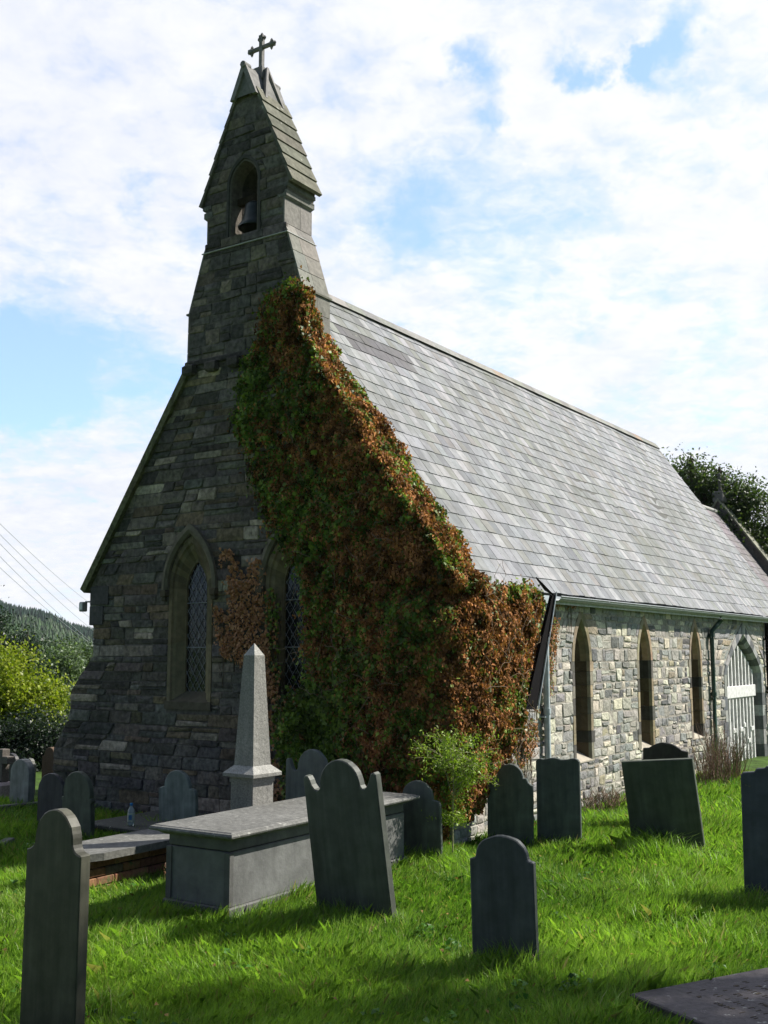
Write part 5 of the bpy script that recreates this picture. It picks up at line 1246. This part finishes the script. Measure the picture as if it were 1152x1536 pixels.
# ------------------------------------------------------------------ grass
def grass():
    def field(xmin, xmax, ymin, ymax, dens):
        n = int((xmax-xmin)*(ymax-ymin)*dens); return np.stack([rng.uniform(xmin, xmax, n), rng.uniform(ymin, ymax, n)], 1)
    P = np.concatenate([field(-4, 4.5, 4.8, 8.2, 7600), field(-5.5, 6.5, 8.2, 11, 4800), field(-7, 9.5, 11, 15, 2200), field(-10, 13, 15, 21, 700), field(-14, -3, 15, 30, 500)])
    x, y = P[:, 0], P[:, 1]
    keep = np.abs(x) < .40*y + 1.6
    u = (x-CX)*math.sin(YAW) + (y-CY)*math.cos(YAW); v = -(x-CX)*math.cos(YAW) + (y-CY)*math.sin(YAW)
    keep &= ~((u > -.02) & (v > -.06))
    near = np.zeros(len(x))
    for (sx, sy, ang, w, t) in STONES:
        lx = (x-sx)*math.cos(ang) + (y-sy)*math.sin(ang); ly = -(x-sx)*math.sin(ang) + (y-sy)*math.cos(ang)
        if t < 0:
            keep &= ~((np.abs(lx) < w/2) & (np.abs(ly) < -t/2)); d = np.maximum(np.abs(lx)-w/2, np.abs(ly)+t/2)
        elif w > 1.5:
            keep &= ~((np.abs(lx) < w/2+.10) & (np.abs(ly) < t/2+.10)); d = np.maximum(np.abs(lx)-w/2, np.abs(ly)-t/2)
        else: 
            keep &= ~((np.abs(lx) < w/2) & (ly > -.01) & (ly < t)); d = np.maximum(np.abs(lx)-w/2, np.abs(ly)-t/2)
        near = np.maximum(near, np.clip(1-d/.16, 0, 1))
    P, near, u, v = P[keep], near[keep], u[keep], v[keep]; x, y = P[:, 0], P[:, 1]; n = len(x)
    Z = np.array([gz(a, b_) for a, b_ in zip(x, y)])
    P3d = np.stack([x, y, np.zeros(n)], 1)
    n1 = vnoise(P3d, .9, 3); n2 = vnoise(P3d, 3.2, 17); n3 = vnoise(P3d, .35, 50)
    h = .115 + .06*n1 + .06*np.clip(n2, 0, 1) + .05*near
    h = np.maximum(h, .03)*rng.uniform(.55, 1.35, n)
    # long tufts where the photo shows them
    for px, py, r, a in ((985, 1285, .45, .26), (940, 1275, .3, .2), (1010, 1330, .5, .16), (980, 1380, .4, .16), (200, 1420, .45, .14), (170, 1460, .4, .12), (390, 1400, .3, .08), (530, 1405, .3, .10), (760, 1470, .3, .12), (850, 1290, .3, .1), (1130, 1290, .4, .1), (640, 1290, .25, .08)):
        g = ground(px, py); d = np.hypot(x-g.x, y-g.y); h += a*np.clip(1-d/r, 0, 1)*rng.uniform(.3, 1.2, n)
    wd = (.0019 + .0016*rng.random(n))*np.clip(y/8, .9, 3.2)
    a = rng.uniform(0, 2*PI, n); dirx, diry = np.cos(a), np.sin(a)
    la = 2*PI*vnoise(P3d, .5, 71) + rng.normal(0, 1.1, n); lean = rng.uniform(.15, .95, n)*h
    lx, ly = np.cos(la)*lean, np.sin(la)*lean
    V = np.zeros((n, 5, 3))
    base = np.stack([x, y, Z-.01], 1); off = np.stack([dirx*wd, diry*wd, np.zeros(n)], 1)
    mid = base + np.stack([lx*.35, ly*.35, h*.6], 1); tip = base + np.stack([lx, ly, h*np.sqrt(np.clip(1-(lean/h)**2*.5, .3, 1))], 1)
    V[:, 0] = base-off; V[:, 1] = base+off; V[:, 2] = mid+off*.8; V[:, 3] = tip; V[:, 4] = mid-off*.8
    t = np.clip(.5 + .5*n3 + .35*n1 + rng.normal(0, .28, n), 0, 1)[:, None]
    col = np.array([.085, .19, .022])*(1-t) + np.array([.28, .43, .065])*t
    dry = rng.random(n) < .05 + .10*np.clip(n2, 0, 1); col[dry] = np.array([.32, .30, .12])*rng.uniform(.7, 1.1, (dry.sum(), 1))
    m_ = (v < 0) & (v > -1.3) & (u > 9); col[m_] = col[m_]*.5 + np.array([.20, .20, .05])*.5
    # long arching tufts
    TV, TC = [], []
    spots = [(985, 1290, .34, .34, 420), (950, 1290, .22, .26, 200), (1030, 1292, .2, .22, 150), (1000, 1345, .4, .26, 260), (1010, 1400, .35, .22, 200), (205, 1425, .3, .24, 240), (170, 1450, .3, .24, 220), (330, 1392, .25, .2, 160), (500, 1396, .25, .2, 140), (580, 1400, .18, .2, 100),
             (712, 1462, .15, .2, 90), (800, 1462, .15, .2, 90), (850, 1282, .25, .2, 150), (640, 1285, .3, .18, 160), (930, 1528, .16, .16, 70), (1125, 1365, .25, .24, 150), (140, 1530, .2, .24, 120), (1060, 1300, .3, .22, 180), (880, 1430, .4, .18, 130), (300, 1480, .4, .18, 130), (640, 1450, .4, .17, 120), (1090, 1420, .4, .18, 140)]
    for px, py, r, hh, m_ in spots:
        g = ground(px, py); a = rng.uniform(0, 2*PI, m_); rr = r*np.sqrt(rng.random(m_)); bx, by = g.x+rr*np.cos(a), g.y+rr*np.sin(a)*.8
        bz = np.array([gz(p, q) for p, q in zip(bx, by)]); H = hh*rng.uniform(.55, 1.25, m_); la = rng.uniform(0, 2*PI, m_); ln = H*rng.uniform(.2, .9, m_); w = rng.uniform(.003, .0058, m_); side = np.stack([-np.sin(la+.6), np.cos(la+.6), 0*la], 1)*w[:, None]
        prev = None; tcol = np.array([.22, .38, .05])*rng.uniform(.6, 1.5, (m_, 1)); k = rng.random(m_) < .12; tcol[k] = np.array([.40, .38, .18])
        for q in range(5):
            t0 = q/4; c = np.stack([bx+np.cos(la)*ln*t0**2, by+np.sin(la)*ln*t0**2, bz+H*(t0-.25*t0**3)], 1); wq = side*(1-t0*.9)
            if prev is not None: TV.append(np.stack([prev[0], prev[1], c+wq, c-wq], 1)); TC.append(tcol)
            prev = (c-wq, c+wq)
    tag(poly_mesh('grass_tufts', np.concatenate(TV), np.concatenate(TC), M['grass']), 'longer arching tufts of grass around the headstones', 'grass', kind='stuff')
    # fallen leaves and small broad leaved weeds
    k = rng.choice(n, 900, replace=False); FP = np.stack([x[k], y[k], Z[k]+rng.uniform(.03, .10, 900)], 1)
    tag(poly_mesh('fallen_leaves', leaf_quads(FP, np.tile([0, 0, 1.], (900, 1)), .038, .7, .6, 0, .2), np.array([.30, .19, .08])*rng.uniform(.4, 1.5, (900, 1)), M['dead']), 'scattered dry fallen leaves in the grass', 'leaves', kind='stuff')
    WP = []
    for k in rng.choice(n, 130, replace=False):
        if y[k] < 14: WP += [(x[k]+rnd.gauss(0, .05), y[k]+rnd.gauss(0, .05), Z[k]+rnd.uniform(.04, .11)) for _ in range(14)]
    WP = np.array(WP); tag(poly_mesh('weeds', leaf_quads(WP, np.tile([0, 0, 1.], (len(WP), 1)), .05, .75, .5, 0, .15), np.array([.05, .13, .02])*rng.uniform(.6, 1.6, (len(WP), 1)), M['ivy']), 'low broad leaved weeds growing through the grass', 'weeds', kind='stuff')
    tag(poly_mesh('grass', V, col, M['grass']), 'uneven green churchyard grass', 'grass', kind='stuff')
grass()

# ------------------------------------------------------------------ air
def haze():
    mb = MB(); mb.box(-1150, 1150, -40, 1120, -40, 95); m_ = bpy.data.materials.new('haze'); m_.use_nodes = True; nt = m_.node_tree; nt.nodes.clear()
    o = nt.nodes.new('ShaderNodeOutputMaterial'); v = nt.nodes.new('ShaderNodeVolumePrincipled'); v.inputs['Color'].default_value = (.82, .90, 1, 1); v.inputs['Density'].default_value = .00010; v.inputs['Anisotropy'].default_value = .2
    nt.links.new(v.outputs[0], o.inputs['Volume']); ob = mb.build('haze', m_); tag(ob, kind='stuff')
haze()
